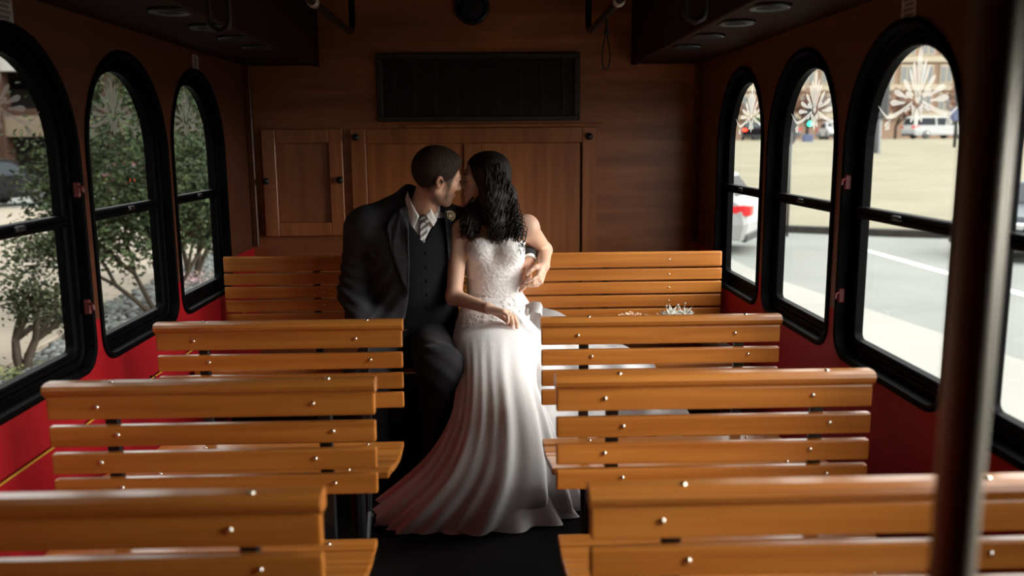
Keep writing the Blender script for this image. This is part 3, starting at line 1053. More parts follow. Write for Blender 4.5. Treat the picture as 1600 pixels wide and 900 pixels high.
# ------------------------------------------------------------------ street furniture and buildings, right
M_SIGNAL = mat('signal_green', (0.02, 1.0, 0.42), .4, emit=4.0)
M_CREAM = mat('cream_stone', (0.315, 0.267, 0.197), .85, spec=0.1, var=.06, vscale=(.2, .2, .2))
M_BRICK = mat('pink_brick', (0.219, 0.145, 0.102), .9, spec=0.1, var=.12, vscale=(.5, .5, .5))
M_PANE = mat('grey_window_pane', (0.115, 0.118, 0.115), .3)
def signal(x, y, zb, h, lb):
    r = tag(empty('traffic_light', (x, y, zb)), lb, 'traffic light', 'green traffic lights')
    bm = bmesh.new()
    tube(bm, [(0, .2, 0), (0, .2, h + .5)], .10, 10)
    obj('post', bm, M_DARKTRIM, r, True)
    boxo('housing', (-.28, .28, -.18, .16, h - 1.0, h + .75), M_DARKTRIM, r, .05)
    for k in range(3):
        bm = bmesh.new()
        lathe(bm, [(.17, -.20), (.15, -.24), (.001, -.25)], 14, 'Y', (0, 0, h - .72 + k * .55))
        obj('lamp', bm, M_SIGNAL if k == 0 else M_DARKTRIM, r, True)
        bm = bmesh.new()
        tube(bm, [(-.2, -.2, h - .72 + k * .55), (-.16, -.40, h - .58 + k * .55), (0, -.44, h - .5 + k * .55), (.16, -.40, h - .58 + k * .55), (.2, -.2, h - .72 + k * .55)], .03, 5)
        obj('hood', bm, M_DARKTRIM, r)
    boxo('cabinet', (-.35, .35, -.1, .4, h - 2.3, h - 1.5), mat('blue_sign_board', (.045, .06, .12), .6), r, .04)
signal(30.05, 55.0, .55, 4.15, 'traffic light showing green at the right side of the nearest right window')
signal(24.2, 65.0, 1.1, 2.1, 'small traffic light showing green in the middle right window')
r = tag(empty('lamp_post', (22.6, 50, .3)), 'dark broad post beyond the lawn in the nearest right window', 'post')
bm = bmesh.new()
tube(bm, [(0, 0, 0), (0, 0, .3), (0, 0, 5.6)], [.34, .26, .24], 12)
obj('shaft', bm, M_DARKTRIM, r, True)
boxo('banner', (-.5, .5, -.3, .3, 2.2, 4.6), M_DARKTRIM, r, .05)
r = tag(empty('sign_post', (6.98, 19.8, ZR)), 'dark oval sign seen edge-on at the near side of the middle right window', 'sign')
bm = bmesh.new()
tube(bm, [(0, 0, 0), (0, 0, 2.4)], .035, 8)
obj('post', bm, M_DARKTRIM, r, True)
bm = bmesh.new()
lathe(bm, [(.30, -.02), (.42, -.01), (.42, .01), (.30, .02)], 20, 'Y', (0, 0, 0))
o = obj('board', bm, M_DARKTRIM, r)
o.location = (0, 0, 2.45)
o.scale = (.32, 1, .85)
r = tag(empty('court_building', (40, 92, 1.2)), 'long cream and brick building with rows of windows beyond the right lawn', 'building')
boxo('wall', (-30, 45, 0, 14, 0, 17), M_BRICK, r)
for k in range(5):
    z = 2.2 + k * 2.9
    boxo('string_course', (-30.2, 45, -.25, 0, z, z + .62), M_CREAM, r, .04)
src = pane_src = None
for k in range(5):
    for j in range(26):
        x = -25 + j * 2.1
        z = 2.9 + k * 2.9
        if src is None:
            bm = bmesh.new()
            box(bm, -.72, .72, -.14, 0, 0, 1.95, .03)
            src = obj('window', bm, M_CREAM, r)
            w_ = src
        else:
            w_ = src.copy()
            C.objects.link(w_)
        w_.location = (x, 0, z)
        for s in (-.34, .34):
            if pane_src is None:
                pane_src = boxo('pane', (-.25, .25, -.17, -.13, .2, 1.75), M_PANE, w_)
                p_ = pane_src
            else:
                p_ = pane_src.copy()
                C.objects.link(p_)
                p_.parent = w_
            p_.location = (s, 0, 0)
boxo('parapet', (-30.4, 45, -.5, 14, 17, 18), M_CREAM, r, .05)
# reddish winter trees in front of it
for k, (x, y, s, sd) in enumerate(((27.5, 84, 1.0, 1), (31.5, 85, 1.15, 2), (35.3, 83, .9, 3), (39.8, 84, 1.1, 4), (23.6, 85, 1.0, 5), (46, 84, 1.1, 6))):
    where = ('second', 'third', 'fourth', 'fifth', 'first', 'last')[k]
    tree('winter_tree', (x, y, 1.2), [(0, 0, 1)], '%s reddish bare winter tree from the left before the brick building' % where, per=14, rad=.30, size=.34, depth=3, ln=1.25 * s, r=.14,
         seed=30 + sd, leafm=M_BROWNTREE, group='reddish trees before the brick building', spread=.7, extra=[((0, 0, 3.1 * s), 1.5 * s, 40)])
rgt = tag(empty('green_shrub', (24.9, 79, 1.2)), 'small green shrub beyond the lawn in the middle right window', 'shrub')
V, F = leaves([(Vector((rng.uniform(-.8, .8), rng.uniform(-.5, .5), rng.uniform(.2, 2.0))), None) for k in range(40)], 14, .25, .3, rng)
tag(pyobj('foliage', V, F, leaf_mat('shrub_leaf', (0.067, 0.115, 0.048), (0.038, 0.067, 0.024)), rgt), kind='stuff')
bm = bmesh.new()
tube(bm, [(0, 0, -.1), (0, 0, 1.4)], .06, 6)
obj('stem', bm, M_BARK, rgt)

# ------------------------------------------------------------------ figures: implicit surfaces turned into one continuous mesh
A_ = lambda *v: np.array(v, dtype=np.float32)
def s_cap(P, a, b, ra, rb):
    a, b = A_(*a), A_(*b)
    ab = b - a
    t = np.clip(((P - a) @ ab) / max(float(ab @ ab), 1e-9), 0, 1)
    return np.linalg.norm(P - a - t[:, None] * ab, axis=1) - (ra + (rb - ra) * t)
def s_ell(P, c, r, R=None):
    q = P - A_(*c)
    if R is not None:
        q = q @ R
    r = A_(*r)
    k0 = np.linalg.norm(q / r, axis=1)
    k1 = np.linalg.norm(q / (r * r), axis=1) + 1e-9
    return k0 * (k0 - 1) / k1
def s_un(a, b, k):
    h = np.maximum(k - np.abs(a - b), 0) / k
    return np.minimum(a, b) - h * h * k * .25
def s_sub(a, b, k):
    return -s_un(-a, b, k)
def chain(P, pts, rs, k=.006):
    d = None
    for (a, b), (ra, rb) in zip(zip(pts, pts[1:]), zip(rs, rs[1:])):
        e = s_cap(P, a, b, ra, rb)
        d = e if d is None else s_un(d, e, k)
    return d

def polygonise(fn, lo, hi, h):
    lo, hi = A_(*lo), A_(*hi)
    B = 8
    nb = np.ceil((hi - lo) / (h * B)).astype(int)
    n = nb * B + 1
    val = np.ones(tuple(n), np.float32)
    bi = np.stack(np.meshgrid(*[np.arange(k) for k in nb], indexing='ij'), -1).reshape(-1, 3)
    dc = fn((lo + (bi + .5) * B * h).astype(np.float32))
    act = np.abs(dc) < B * h * 1.45
    for b in bi[(dc < 0) & ~act]:
        x, y, z = b * B
        val[x:x + B + 1, y:y + B + 1, z:z + B + 1] = -1
    loc = np.stack(np.meshgrid(*[np.arange(B + 1)] * 3, indexing='ij'), -1).reshape(-1, 3)
    ab = bi[act]
    for i in range(0, len(ab), 250):
        idx = (ab[i:i + 250, None, :] * B + loc[None]).reshape(-1, 3)
        v = fn((lo + idx * h).astype(np.float32))
        val[idx[:, 0], idx[:, 1], idx[:, 2]] = v
    s = (val < 0)
    cnt = np.zeros(tuple(n - 1), np.uint8)
    sl = lambda d, m: slice(d, m - 1 + d)
    for dx in (0, 1):
        for dy in (0, 1):
            for dz in (0, 1):
                cnt += s[sl(dx, n[0]), sl(dy, n[1]), sl(dz, n[2])]
    cells = np.argwhere((cnt > 0) & (cnt < 8))
    acc = np.zeros((len(cells), 3), np.float32)
    num = np.zeros(len(cells), np.float32)
    cor = [(a, b, c) for a in (0, 1) for b in (0, 1) for c in (0, 1)]
    cv = {c: val[cells[:, 0] + c[0], cells[:, 1] + c[1], cells[:, 2] + c[2]] for c in cor}
    for a in cor:
        for ax in range(3):
            if a[ax] == 0:
                b = list(a); b[ax] = 1; b = tuple(b)
                va, vb = cv[a], cv[b]
                m = (va < 0) != (vb < 0)
                t = np.where(m, va / np.where(m, va - vb, 1), 0)
                p = np.array(a, np.float32)[None].repeat(len(cells), 0)
                p[:, ax] += t
                acc += np.where(m[:, None], p, 0)
                num += m
    verts = lo + (cells + acc / num[:, None]) * h
    vid = -np.ones(tuple(n - 1), np.int32)
    vid[cells[:, 0], cells[:, 1], cells[:, 2]] = np.arange(len(cells))
    faces = []
    for ax in range(3):
        o1, o2 = [(1, 2), (2, 0), (0, 1)][ax]
        sa = [slice(None)] * 3; sb = [slice(None)] * 3
        sa[ax] = slice(0, -1); sb[ax] = slice(1, None)
        ed = np.argwhere(s[tuple(sa)] != s[tuple(sb)])
        ed = ed[(ed[:, o1] > 0) & (ed[:, o2] > 0) & (ed[:, o1] < n[o1] - 1) & (ed[:, o2] < n[o2] - 1)]
        flip = s[ed[:, 0], ed[:, 1], ed[:, 2]]
        q = []
        for d1, d2 in ((1, 1), (0, 1), (0, 0), (1, 0)):
            e = ed.copy()
            e[:, o1] -= d1; e[:, o2] -= d2
            q.append(vid[e[:, 0], e[:, 1], e[:, 2]])
        q = np.stack(q, 1)
        q[~flip] = q[~flip][:, ::-1]
        faces.append(q)
    f = np.concatenate(faces)
    return verts, f[(f >= 0).all(1)]

def sdf_obj(name, fn, lo, hi, h, m, parent=None, tint=None, disp=None):
    v, f = polygonise(fn, lo, hi, h)
    me = bpy.data.meshes.new(name)
    me.vertices.add(len(v))
    me.loops.add(len(f) * 4)
    me.polygons.add(len(f))
    if disp is not None:
        v = disp(v)
    me.vertices.foreach_set('co', v.astype(np.float32).ravel())
    me.loops.foreach_set('vertex_index', f.astype(np.int32).ravel())
    me.polygons.foreach_set('loop_start', np.arange(0, len(f) * 4, 4, dtype=np.int32))
    me.polygons.foreach_set('loop_total', np.full(len(f), 4, np.int32))
    me.update(calc_edges=True)
    if tint is not None:
        c = np.ones((len(v), 4), np.float32)
        c[:, :3] = tint(v.astype(np.float32))
        at = me.color_attributes.new('tint', 'FLOAT_COLOR', 'POINT')
        at.data.foreach_set('color', c.ravel())
    return link(name, me, m, parent, True)

def skin(name, col):
    m = mat(name, col, 0.48, sub=0.12, spec=0.35, bump=0.12, bscale=260)
    n, l = m.node_tree.nodes, m.node_tree.links
    a = n.new('ShaderNodeVertexColor')
    a.layer_name = 'tint'
    l.new(a.outputs[0], n['Principled BSDF'].inputs['Base Color'])
    return m
M_SKIN = skin('skin', (.6, .4, .3))
SK_G = np.array((0.58, 0.315, 0.215), np.float32)
SK_B = np.array((0.66, 0.40, 0.285), np.float32)
M_SUIT = mat('charcoal_wool', (0.036, 0.033, 0.037), 0.85, spec=.12, var=.25, vscale=(60, 60, 60), sheen=.06, bump=.2, bscale=220)
M_TROUSER = mat('charcoal_trouser_wool', (0.020, 0.018, 0.021), 0.85, spec=.1, var=.25, vscale=(60, 60, 60), sheen=.05, bump=.25, bscale=220)
M_VEST = mat('black_waistcoat', (0.010, 0.009, 0.011), 0.85, spec=.12, sheen=.03, bump=.15, bscale=220)
M_SHIRT = mat('white_shirt', (0.76, 0.72, 0.70), 0.75)
M_TIE = mat('silver_tie', (0.52, 0.49, 0.49), 0.35, sheen=.2)
def stripe_print(m, c2):
    n, l = m.node_tree.nodes, m.node_tree.links
    tc = n.new('ShaderNodeTexCoord')
    mp = n.new('ShaderNodeMapping')
    mp.inputs['Rotation'].default_value = (0, math.radians(38), 0)
    wv = n.new('ShaderNodeTexWave')
    wv.bands_direction = 'Z'
    wv.inputs['Scale'].default_value = 17.0
    rp = n.new('ShaderNodeValToRGB')
    rp.color_ramp.elements[0].position, rp.color_ramp.elements[1].position = .42, .52
    rp.color_ramp.elements[0].color = (*c2, 1)
    rp.color_ramp.elements[1].color = n['Principled BSDF'].inputs['Base Color'].default_value[:]
    l.new(tc.outputs['Object'], mp.inputs[0])
    l.new(mp.outputs[0], wv.inputs['Vector'])
    l.new(wv.outputs['Fac'], rp.inputs[0])
    l.new(rp.outputs[0], n['Principled BSDF'].inputs['Base Color'])
stripe_print(M_TIE, (0.10, 0.09, 0.095))
M_SHOE = mat('black_shoe_leather', (0.01, 0.01, 0.01), 0.3)
M_HAIRG = mat('short_brown_hair', (0.034, 0.018, 0.012), 0.7, spec=.2, var=.5, vscale=(160, 160, 40), bump=.8, bscale=420)
M_HAIRB = mat('dark_curly_hair', (0.016, 0.009, 0.008), 0.5, var=.4, vscale=(80, 80, 30), bump=.6, bscale=320, spec=.3)
def strand_bump(m, sc, st):
    n, l = m.node_tree.nodes, m.node_tree.links
    bp = [x for x in n if x.type == 'BUMP'][0]
    tc = n.new('ShaderNodeTexCoord')
    mp = n.new('ShaderNodeMapping')
    mp.inputs['Scale'].default_value = sc
    no = n.new('ShaderNodeTexNoise')
    no.inputs['Scale'].default_value = 1.0
    no.inputs['Detail'].default_value = 3.0
    no.inputs['Distortion'].default_value = 1.2
    l.new(tc.outputs['Object'], mp.inputs[0])
    l.new(mp.outputs[0], no.inputs['Vector'])
    l.new(no.outputs['Fac'], bp.inputs['Height'])
    bp.inputs['Strength'].default_value = st
strand_bump(M_HAIRB, (240, 240, 22), .7)
strand_bump(M_HAIRG, (420, 420, 120), .35)
M_GOWN = mat('white_gown_satin', (0.80, 0.77, 0.77), 0.6, sheen=.3, bump=.12, bscale=160)
M_LACE = mat('white_lace', (0.84, 0.81, 0.80), 0.7, col2=(0.72, 0.68, 0.67), vscale=(90, 90, 90), bump=.5, bscale=150, sheen=.2)
M_TULLE = mat('white_tulle', (0.78, 0.745, 0.75), 0.75, sheen=.4, bump=.2, bscale=60)
M_RING = mat('ring_metal', (0.9, 0.85, 0.75), .15, metal=1.0)

def basis(f, up):
    f = np.array(f, float); f /= np.linalg.norm(f)
    up = np.array(up, float)
    l = np.cross(up, f); l /= np.linalg.norm(l)
    u = np.cross(f, l)
    return np.stack([f, l, u], 1).astype(np.float32)          # columns: forward, left, up

class Head:
    def __init__(self, O, f, up, s, male):
        self.O, self.R, self.s, self.male = A_(*O), basis(f, up), s, male
    def loc(self, P):
        return (P - self.O) @ self.R / self.s
    def world(self, q):
        return self.O + self.s * (self.R @ np.array(q, np.float32))
    def d(self, P):
        q = self.loc(P)
        m = self.male
        d = s_ell(q, (-.016, 0, .030), (.100, .077, .096))
        d = s_un(d, s_ell(q, (.030, 0, -.030), (.066, .060 if m else .056, .082)), .035)
        jw = .050 if m else .042
        for sg in (-1, 1):
            d = s_un(d, s_cap(q, (-.008, sg * (jw + .008), -.052), (.060, sg * .016, -.098), .020, .017), .022)
            d = s_un(d, s_ell(q, (.058, sg * .042, -.018), (.024, .020, .020)), .02)            # cheek bones
        d = s_un(d, s_cap(q, (.074, -.010, -.100), (.074, .010, -.100), .019 if m else .016, .019 if m else .016), .02)
        d = s_un(d, s_cap(q, (.079, -.034, .020), (.079, .034, .020), .015, .015), .016)              # brow
        for sg in (-1, 1):
            d = s_sub(d, s_ell(q, (.098, sg * .031, .002), (.017, .019, .012)), .012)             # eye sockets
            d = s_un(d, s_ell(q, (.077, sg * .031, .001), (.0135, .0155, .0125)), .004)             # closed lids
        d = s_un(d, s_cap(q, (.086, 0, .012), (.108, 0, -.026), .0075, .0095), .010)                # nose
        d = s_un(d, s_ell(q, (.112, 0, -.031), (.012, .0105, .0095)), .006)
        for sg in (-1, 1):
            d = s_un(d, s_ell(q, (.100, sg * .0115, -.035), (.010, .0075, .0075)), .005)
        d = s_sub(d, s_cap(q, (.106, -.024, -.068), (.106, .024, -.068), .003, .003), .006)         # mouth line
        d = s_un(d, s_cap(q, (.0935, -.017, -.0615), (.0935, .017, -.0615), .0055, .0055), .006)
        d = s_un(d, s_cap(q, (.0925, -.014, -.0745), (.0925, .014, -.0745), .0065, .0065), .006)
        for sg in (-1, 1):                                                                       # ears
            er = basis((.93, 0, .25), (-.25, sg * .25, .93))
            e = s_ell(q, (-.012, sg * .079, -.006), (.019, .0085, .033), er)
            e = s_sub(e, s_ell(q, (-.009, sg * .087, -.002), (.010, .007, .020), er), .004)
            d = s_un(d, e, .008)
        return d * self.s
    def tint(self, P, base, out):
        q = self.loc(P)
        g = lambda c, r: np.clip(1.35 - np.linalg.norm((q - A_(*c)) / A_(*r), axis=1), 0, 1)[:, None]
        lip = np.maximum(g((.098, 0, -.068), (.018, .026, .0125)), 0)
        lc = base * (A_(.80, .52, .50) if self.male else A_(.86, .40, .40))
        out = out * (1 - lip * .8) + lc * lip * .8
        for sg in (-1, 1):
            br = np.clip(g((.086, sg * .032, .026), (.014, .024, .0055)) * 1.4, 0, 1)
            out = out * (1 - br * .85) + A_(.045, .025, .018) * br * .85
            ls = np.clip(g((.090, sg * .031, -.0075), (.010, .017, .0028)) * 1.5, 0, 1)
            out = out * (1 - ls * .9) + A_(.02, .012, .01) * ls * .9
            ch = g((.070, sg * .045, -.030), (.035, .025, .028))
            out = out * (1 - ch * .25) + base * A_(1.05, .78, .74) * ch * .25
            er = g((-.012, sg * .082, -.006), (.022, .016, .036))
            out = out * (1 - er * .5) + base * A_(1.08, .72, .66) * er * .5
        if self.male:                                                                          # clipped sides and beard shadow
            ln = s_un(s_ell(q, (.105, 0, -.020), (.072, .105, .088)), s_ell(q, (.004, 0, -.050), (.036, .12, .058)), .01)
            hm = np.clip((ln + .006) / .014, 0, 1) * np.clip((q[:, 2] + .070 + .25 * (q[:, 0] + .07)) / .03, 0, 1)
            hm = np.where(np.abs(q[:, 1]) > .0845, 0, hm)[:, None]
            out = out * (1 - hm * .9) + A_(.045, .026, .018) * hm * .9
            b = np.clip((-.040 - q[:, 2]) / .022, 0, 1) * np.clip((q[:, 0] + .02) / .02, 0, 1) * np.clip((q[:, 2] + .135) / .02, 0, 1)
            b = b * (1 - np.clip(1.6 - np.linalg.norm((q - A_(.098, 0, -.068)) / A_(.03, .02, .008), axis=1), 0, 1))
            side = np.clip((-.0 - q[:, 2]) / .02, 0, 1) * np.clip(1 - np.abs(q[:, 0] - .022) / .018, 0, 1)
            b = np.maximum(b, side * .9)[:, None]
            out = out * (1 - b * .55) + A_(.115, .066, .045) * b * .55
        return out

def hand(w, f, n, sc, curl, spread=.10, thumb=(.55, .35), side=1):
    """list of finger chains and the palm of a hand: wrist w, pointing direction f, palm normal n; side +1/-1 sets which edge the thumb leaves"""
    f = np.array(f, float); f /= np.linalg.norm(f)
    n = np.array(n, float); n -= f * (n @ f); n /= np.linalg.norm(n)
    t = np.cross(f, n) * side                                       # towards the thumb
    w = np.array(w, float)
    palm, fing = [], []
    for i, (off, ln, r) in enumerate(((.027, .070, .0088), (.0095, .078, .0090), (-.009, .072, .0086), (-.026, .056, .0076))):
        k = w + f * (.088 - .004 * abs(i - 1)) * sc + t * off * sc
        palm.append((w + t * off * .55 * sc + f * .006 * sc, k, .0145 * sc, .0115 * sc))
        d = f + t * spread * (1.5 - i) * .5
        d /= np.linalg.norm(d)
        pts, rs = [k], [r * sc * 1.08]
        a = 0
        for j, q in enumerate((.46, .30, .24)):
            a += curl[i][j] if isinstance(curl[i], (tuple, list)) else curl[i] * (1.0, 1.15, .8)[j]
            dd = d * math.cos(a) + n * math.sin(a)
            pts.append(pts[-1] + dd * ln * q * sc)
            rs.append(r * sc * (1.0, .92, .80)[j])
        fing.append((pts, rs))
    b0 = w + t * .020 * sc + f * .020 * sc + n * .006 * sc
    d1 = f * .72 + t * thumb[0] + n * .30; d1 /= np.linalg.norm(d1)
    b1 = b0 + d1 * .040 * sc
    d2 = f * .9 + t * thumb[0] * .3 + n * thumb[1]; d2 /= np.linalg.norm(d2)
    b2 = b1 + d2 * .030 * sc
    d3 = f * .95 - t * .05 + n * (thumb[1] + .15); d3 /= np.linalg.norm(d3)
    fing.append(([b0, b1, b2, b2 + d3 * .024 * sc], [.0135 * sc, .0112 * sc, .0098 * sc, .0082 * sc]))
    return palm, fing, (w, f, n, t, sc)
def d_hand(P, H, d):
    palm, fing, _ = H
    p = None
    for a, b, ra, rb in palm:
        e = s_cap(P, a, b, ra, rb)
        p = e if p is None else s_un(p, e, .010)
    d = s_un(d, p, .014)
    for i, (pts, rs) in enumerate(fing):
        d = s_un(d, chain(P, pts, rs, .003), .010 if i == 4 else .0035)
    return d
def finger_ring(H, i, parent, name='ring'):
    pts, rs = H[1][i]
    a, b = Vector(pts[0]), Vector(pts[1])
    c = a.lerp(b, .62)
    u, w = frame_of(b - a)
    bm = bmesh.new()
    R_ = rs[1] * 1.06
    tube(bm, [c + (u * math.cos(q) + w * math.sin(q)) * R_ for q in (2 * PI * k / 16 for k in range(17))], .0016, 6)
    n_ = Vector(H[2][2])
    bmesh.ops.create_icosphere(bm, subdivisions=1, radius=.0034, matrix=Matrix.Translation(c - n_ * R_ * 1.1))
    return obj(name, bm, M_RING, parent, True)

def nails(H, parent, m):
    for pts, rs in H[1]:
        a, b = Vector(pts[-2]), Vector(pts[-1])
        n_ = Vector(H[2][2])
        d = (b - a).normalized()
        up = -(n_ - d * n_.dot(d))
        if up.length < 1e-3:
            continue
        up.normalize()
        s_ = d.cross(up)
        r = rs[-1]
        c = b + up * r * .86
        V = [c + d * (r * .95 * math.sin(t)) + s_ * (r * .62 * math.cos(t)) + up * (-.10 * r * abs(math.cos(t)) + .0006) for t in (2 * PI * k / 10 for k in range(10))]
        pyobj('nail', V + [c + up * .0012], [(k, (k + 1) % 10, 10) for k in range(10)], m, parent, True)
M_NAIL = mat('pale_nail', (0.70, 0.46, 0.40), .3)

def drape(name, outline, fn, off, m, parent, cuts=2, y0=2.6, thick=.004):
    """a flat piece of cloth (outline in x, z) laid on the front of an implicit shape"""
    bm = bmesh.new()
    bm.faces.new([bm.verts.new((x, y0, z)) for x, z in outline])
    bmesh.ops.triangulate(bm, faces=bm.faces[:])
    for _ in range(cuts):
        bmesh.ops.subdivide_edges(bm, edges=bm.edges[:], cuts=1, use_grid_fill=True)
    P = np.array([v.co[:] for v in bm.verts], np.float32)
    for _ in range(60):
        P[:, 1] += np.clip(fn(P) - off, -.05, .05) * .7
    bad = np.abs(fn(P) - off) > .004
    if bad.any() and not bad.all():
        g = P[~bad]
        for i in np.where(bad)[0]:
            P[i, 1] = g[np.argmin(((g - P[i])[:, [0, 2]] ** 2).sum(1)), 1]
    bm.verts.index_update()
    E = np.array([[e.verts[0].index, e.verts[1].index] for e in bm.edges])
    for _ in range(6):
        sm, ct = np.zeros(len(P)), np.zeros(len(P))
        np.add.at(sm, E[:, 0], P[E[:, 1], 1]); np.add.at(sm, E[:, 1], P[E[:, 0], 1])
        np.add.at(ct, E.ravel(), 1)
        P[:, 1] = .4 * P[:, 1] + .6 * sm / ct
    for v, p in zip(bm.verts, P):
        v.co.y = float(p[1])
    r = bmesh.ops.extrude_face_region(bm, geom=bm.faces[:])
    for e in r['geom']:
        if isinstance(e, bmesh.types.BMVert):
            e.co.y += thick
    return obj(name, bm, m, parent, True)

def pw(z, pts):
    zs = [p[0] for p in pts]
    return np.interp(z, zs, [p[1] for p in pts])

# ---- groom ---------------------------------------------------------------------------------------
GH = Head((-.172, 3.090, 1.202), (.895, .385, -.225), (.22, -.20, .95), .83, True)
G_NB, G_NT = (-.248, 3.180, 1.035), (-.196, 3.110, 1.165)
def g_torso(P):
    c, s = math.cos(.30), math.sin(.30)
    R = np.array([[c, -s, 0], [s, c, 0], [0, 0, 1]], np.float32)
    d = s_ell(P, (-.285, 3.20, .590), (.165, .125, .12), R)
    d = s_un(d, s_ell(P, (-.262, 3.185, .76), (.140, .108, .17), R), .06)
    d = s_un(d, s_ell(P, (-.262, 3.18, .93), (.165, .110, .145), R), .06)
    d = s_un(d, s_cap(P, (-.425, 3.155, 1.015), (-.105, 3.235, 1.000), .055, .055), .05)
    d = s_un(d, s_cap(P, (-.33, 3.19, 1.045), (-.16, 3.22, 1.035), .040, .040), .05)
    return d
G_RA = [(-.450, 3.165, 1.005), (-.498, 3.165, .775), (-.440, 3.010, .664)]
G_LA = [(-.085, 3.240, 1.000), (.070, 3.330, .865), (.150, 3.245, .893)]
GHR = hand(G_RA[2], (.50, -.82, -.25), (.0, -.15, -1), .86, (.35, .35, .38, .42), side=1)
GHL = hand((.160, 3.215, .880), (-.10, -.62, -.74), (-.95, .22, -.05), .86, (.16, .20, .24, .30), spread=.18, side=-1)
def g_body(P):
    d = g_torso(P)
    d = s_un(d, s_cap(P, G_NB, G_NT, .053, .047), .03)
    d = s_un(d, GH.d(P), .018)
    for a in (G_RA, G_LA):
        d = s_un(d, chain(P, a, [.045, .038, .026], .02), .03)
    d = s_un(d, s_cap(P, G_LA[2], (.160, 3.215, .880), .024, .021), .02)
    d = d_hand(P, GHR, d)
    return d_hand(P, GHL, d)
def g_tint(P):
    out = np.tile(SK_G, (len(P), 1))
    h = GH.d(P) < .01
    out[h] = GH.tint(P[h], SK_G, out[h])
    return out
groom = sdf_obj('person', g_body, (-.62, 2.82, .44), (.26, 3.46, 1.40), .0032, M_SKIN, None, g_tint)
tag(groom, 'person in charcoal suit with silver tie and boutonniere, seated left, leaning in to kiss', 'person', 'wedding couple')

def g_hair(P):
    q = GH.loc(P)
    d = s_ell(q, (-.017, 0, .032), (.1045, .0810, .0995))
    d = s_un(d, s_ell(q, (.030, 0, .084), (.054, .056, .031)), .03)
    # hairline: forehead, temples, round the ear, nape
    line = s_ell(q, (.105, 0, -.020), (.072, .105, .088))
    line = s_un(line, s_ell(q, (.004, 0, -.050), (.036, .12, .058)), .01)
    d = s_sub(d, line, .016)
    nape = -(q[:, 2] + .052 + .25 * (q[:, 0] + .07))
    d = np.maximum(d, nape * .9)
    tuft = .0007 * np.sin(q[:, 0] * 420) * np.sin(q[:, 1] * 380) * np.sin(q[:, 2] * 350)
    return (d + tuft) * GH.s
sdf_obj('short_hair', g_hair, (-.32, 3.0, 1.10), (-.06, 3.22, 1.36), .0026, M_HAIRG, groom)
# shirt: torso, collar stand and two collar wings
nax = (np.array(G_NT) - np.array(G_NB)); nax /= np.linalg.norm(nax)
def g_shirt(P):
    d = g_torso(P) - .005
    t = (P - A_(*G_NB)) @ A_(*nax)
    col = np.maximum(s_cap(P, (-.262, 3.195, .98), G_NT, .060, .0565), t - (.070 + (P[:, 1] - 3.14) * .42))
    return s_un(d, col, .012)
sdf_obj('shirt', g_shirt, (-.40, 3.0, .86), (-.06, 3.34, 1.18), .0026, M_SHIRT, groom)
XL_ = [(.62, -.335), (.70, -.296), (.766, -.283), (.90, -.274), (1.05, -.276), (1.12, -.278), (1.3, -.27)]
XR_ = [(.62, -.06), (.70, -.105), (.766, -.128), (.90, -.136), (1.0, -.143), (1.08, -.150), (1.3, -.15)]
def g_vest(P):
    d = g_torso(P) - .0115
    z = P[:, 2]
    xv = -.222
    v = np.maximum(np.abs(P[:, 0] - xv - (z - .97) * -.10) - (z - .968) * .62, P[:, 1] - 3.19)
    d = s_sub(d, v, .007)
    return np.maximum(d, np.maximum(.655 - z, z - 1.05))
sdf_obj('waistcoat', g_vest, (-.40, 3.0, .64), (-.05, 3.26, 1.08), .003, M_VEST, groom)
def g_jacket0(P):
    d = g_torso(P) - .021
    d = s_un(d, chain(P, G_RA[:2] + [(-.448, 3.028, .680)], [.066, .052, .044], .02), .05)
    d = s_un(d, chain(P, G_LA, [.066, .055, .040], .02), .035)
    d = s_un(d, s_ell(P, (-.315, 3.15, .66), (.19, .165, .075)), .05)                           # skirts of the jacket spread on the lap
    col = chain(P, [(-.286, 3.105, 1.085), (-.300, 3.165, 1.128), (-.285, 3.225, 1.145), (-.225, 3.262, 1.130), (-.160, 3.235, 1.078)], [.013, .015, .016, .016, .014], .01)
    d = s_un(d, col, .022)
    d = s_un(d, s_cap(P, (-.425, 3.175, 1.025), (-.285, 3.205, 1.118), .050, .034), .05)
    # sleeve creases near the elbow and pull lines
    w = np.exp(-((P[:, 0] + .515) / .05) ** 2) * np.exp(-((P[:, 2] - .79) / .11) ** 2)
    d = d + .0055 * np.sin(P[:, 2] * 150 + P[:, 0] * 60) * w
    w2 = np.exp(-((P[:, 0] + .38) / .07) ** 2) * np.exp(-((P[:, 2] - .80) / .13) ** 2)
    d = d + .0035 * np.sin(P[:, 2] * 75 - P[:, 0] * 95) * w2
    return d
def g_jacket(P):
    d = g_jacket0(P)
    z = P[:, 2]
    w = np.maximum(np.maximum(pw(z, XL_) - P[:, 0], P[:, 0] - pw(z, XR_)), P[:, 1] - 3.165)
    d = s_sub(d, w, .008)
    neck = s_cap(P, (-.262, 3.19, 1.04), G_NT, .062, .060)
    d = s_sub(d, neck, .003)
    return np.maximum(d, .60 - z)
sdf_obj('jacket', g_jacket, (-.62, 2.96, .585), (.21, 3.46, 1.18), .0036, M_SUIT, groom)
lj = lambda P: g_jacket0(P)
drape('lapel', [(-.283, 1.100), (-.278, 1.02), (-.275, .90), (-.283, .775), (-.300, .82), (-.335, .93), (-.356, 1.020), (-.328, 1.035), (-.338, 1.062), (-.305, 1.088)], lj, .0055, M_SUIT, groom, 3)
drape('lapel', [(-.150, 1.085), (-.143, 1.0), (-.136, .90), (-.128, .78), (-.112, .84), (-.085, .95), (-.075, 1.02), (-.095, 1.03), (-.092, 1.055)], lj, .0055, M_SUIT, groom, 3)
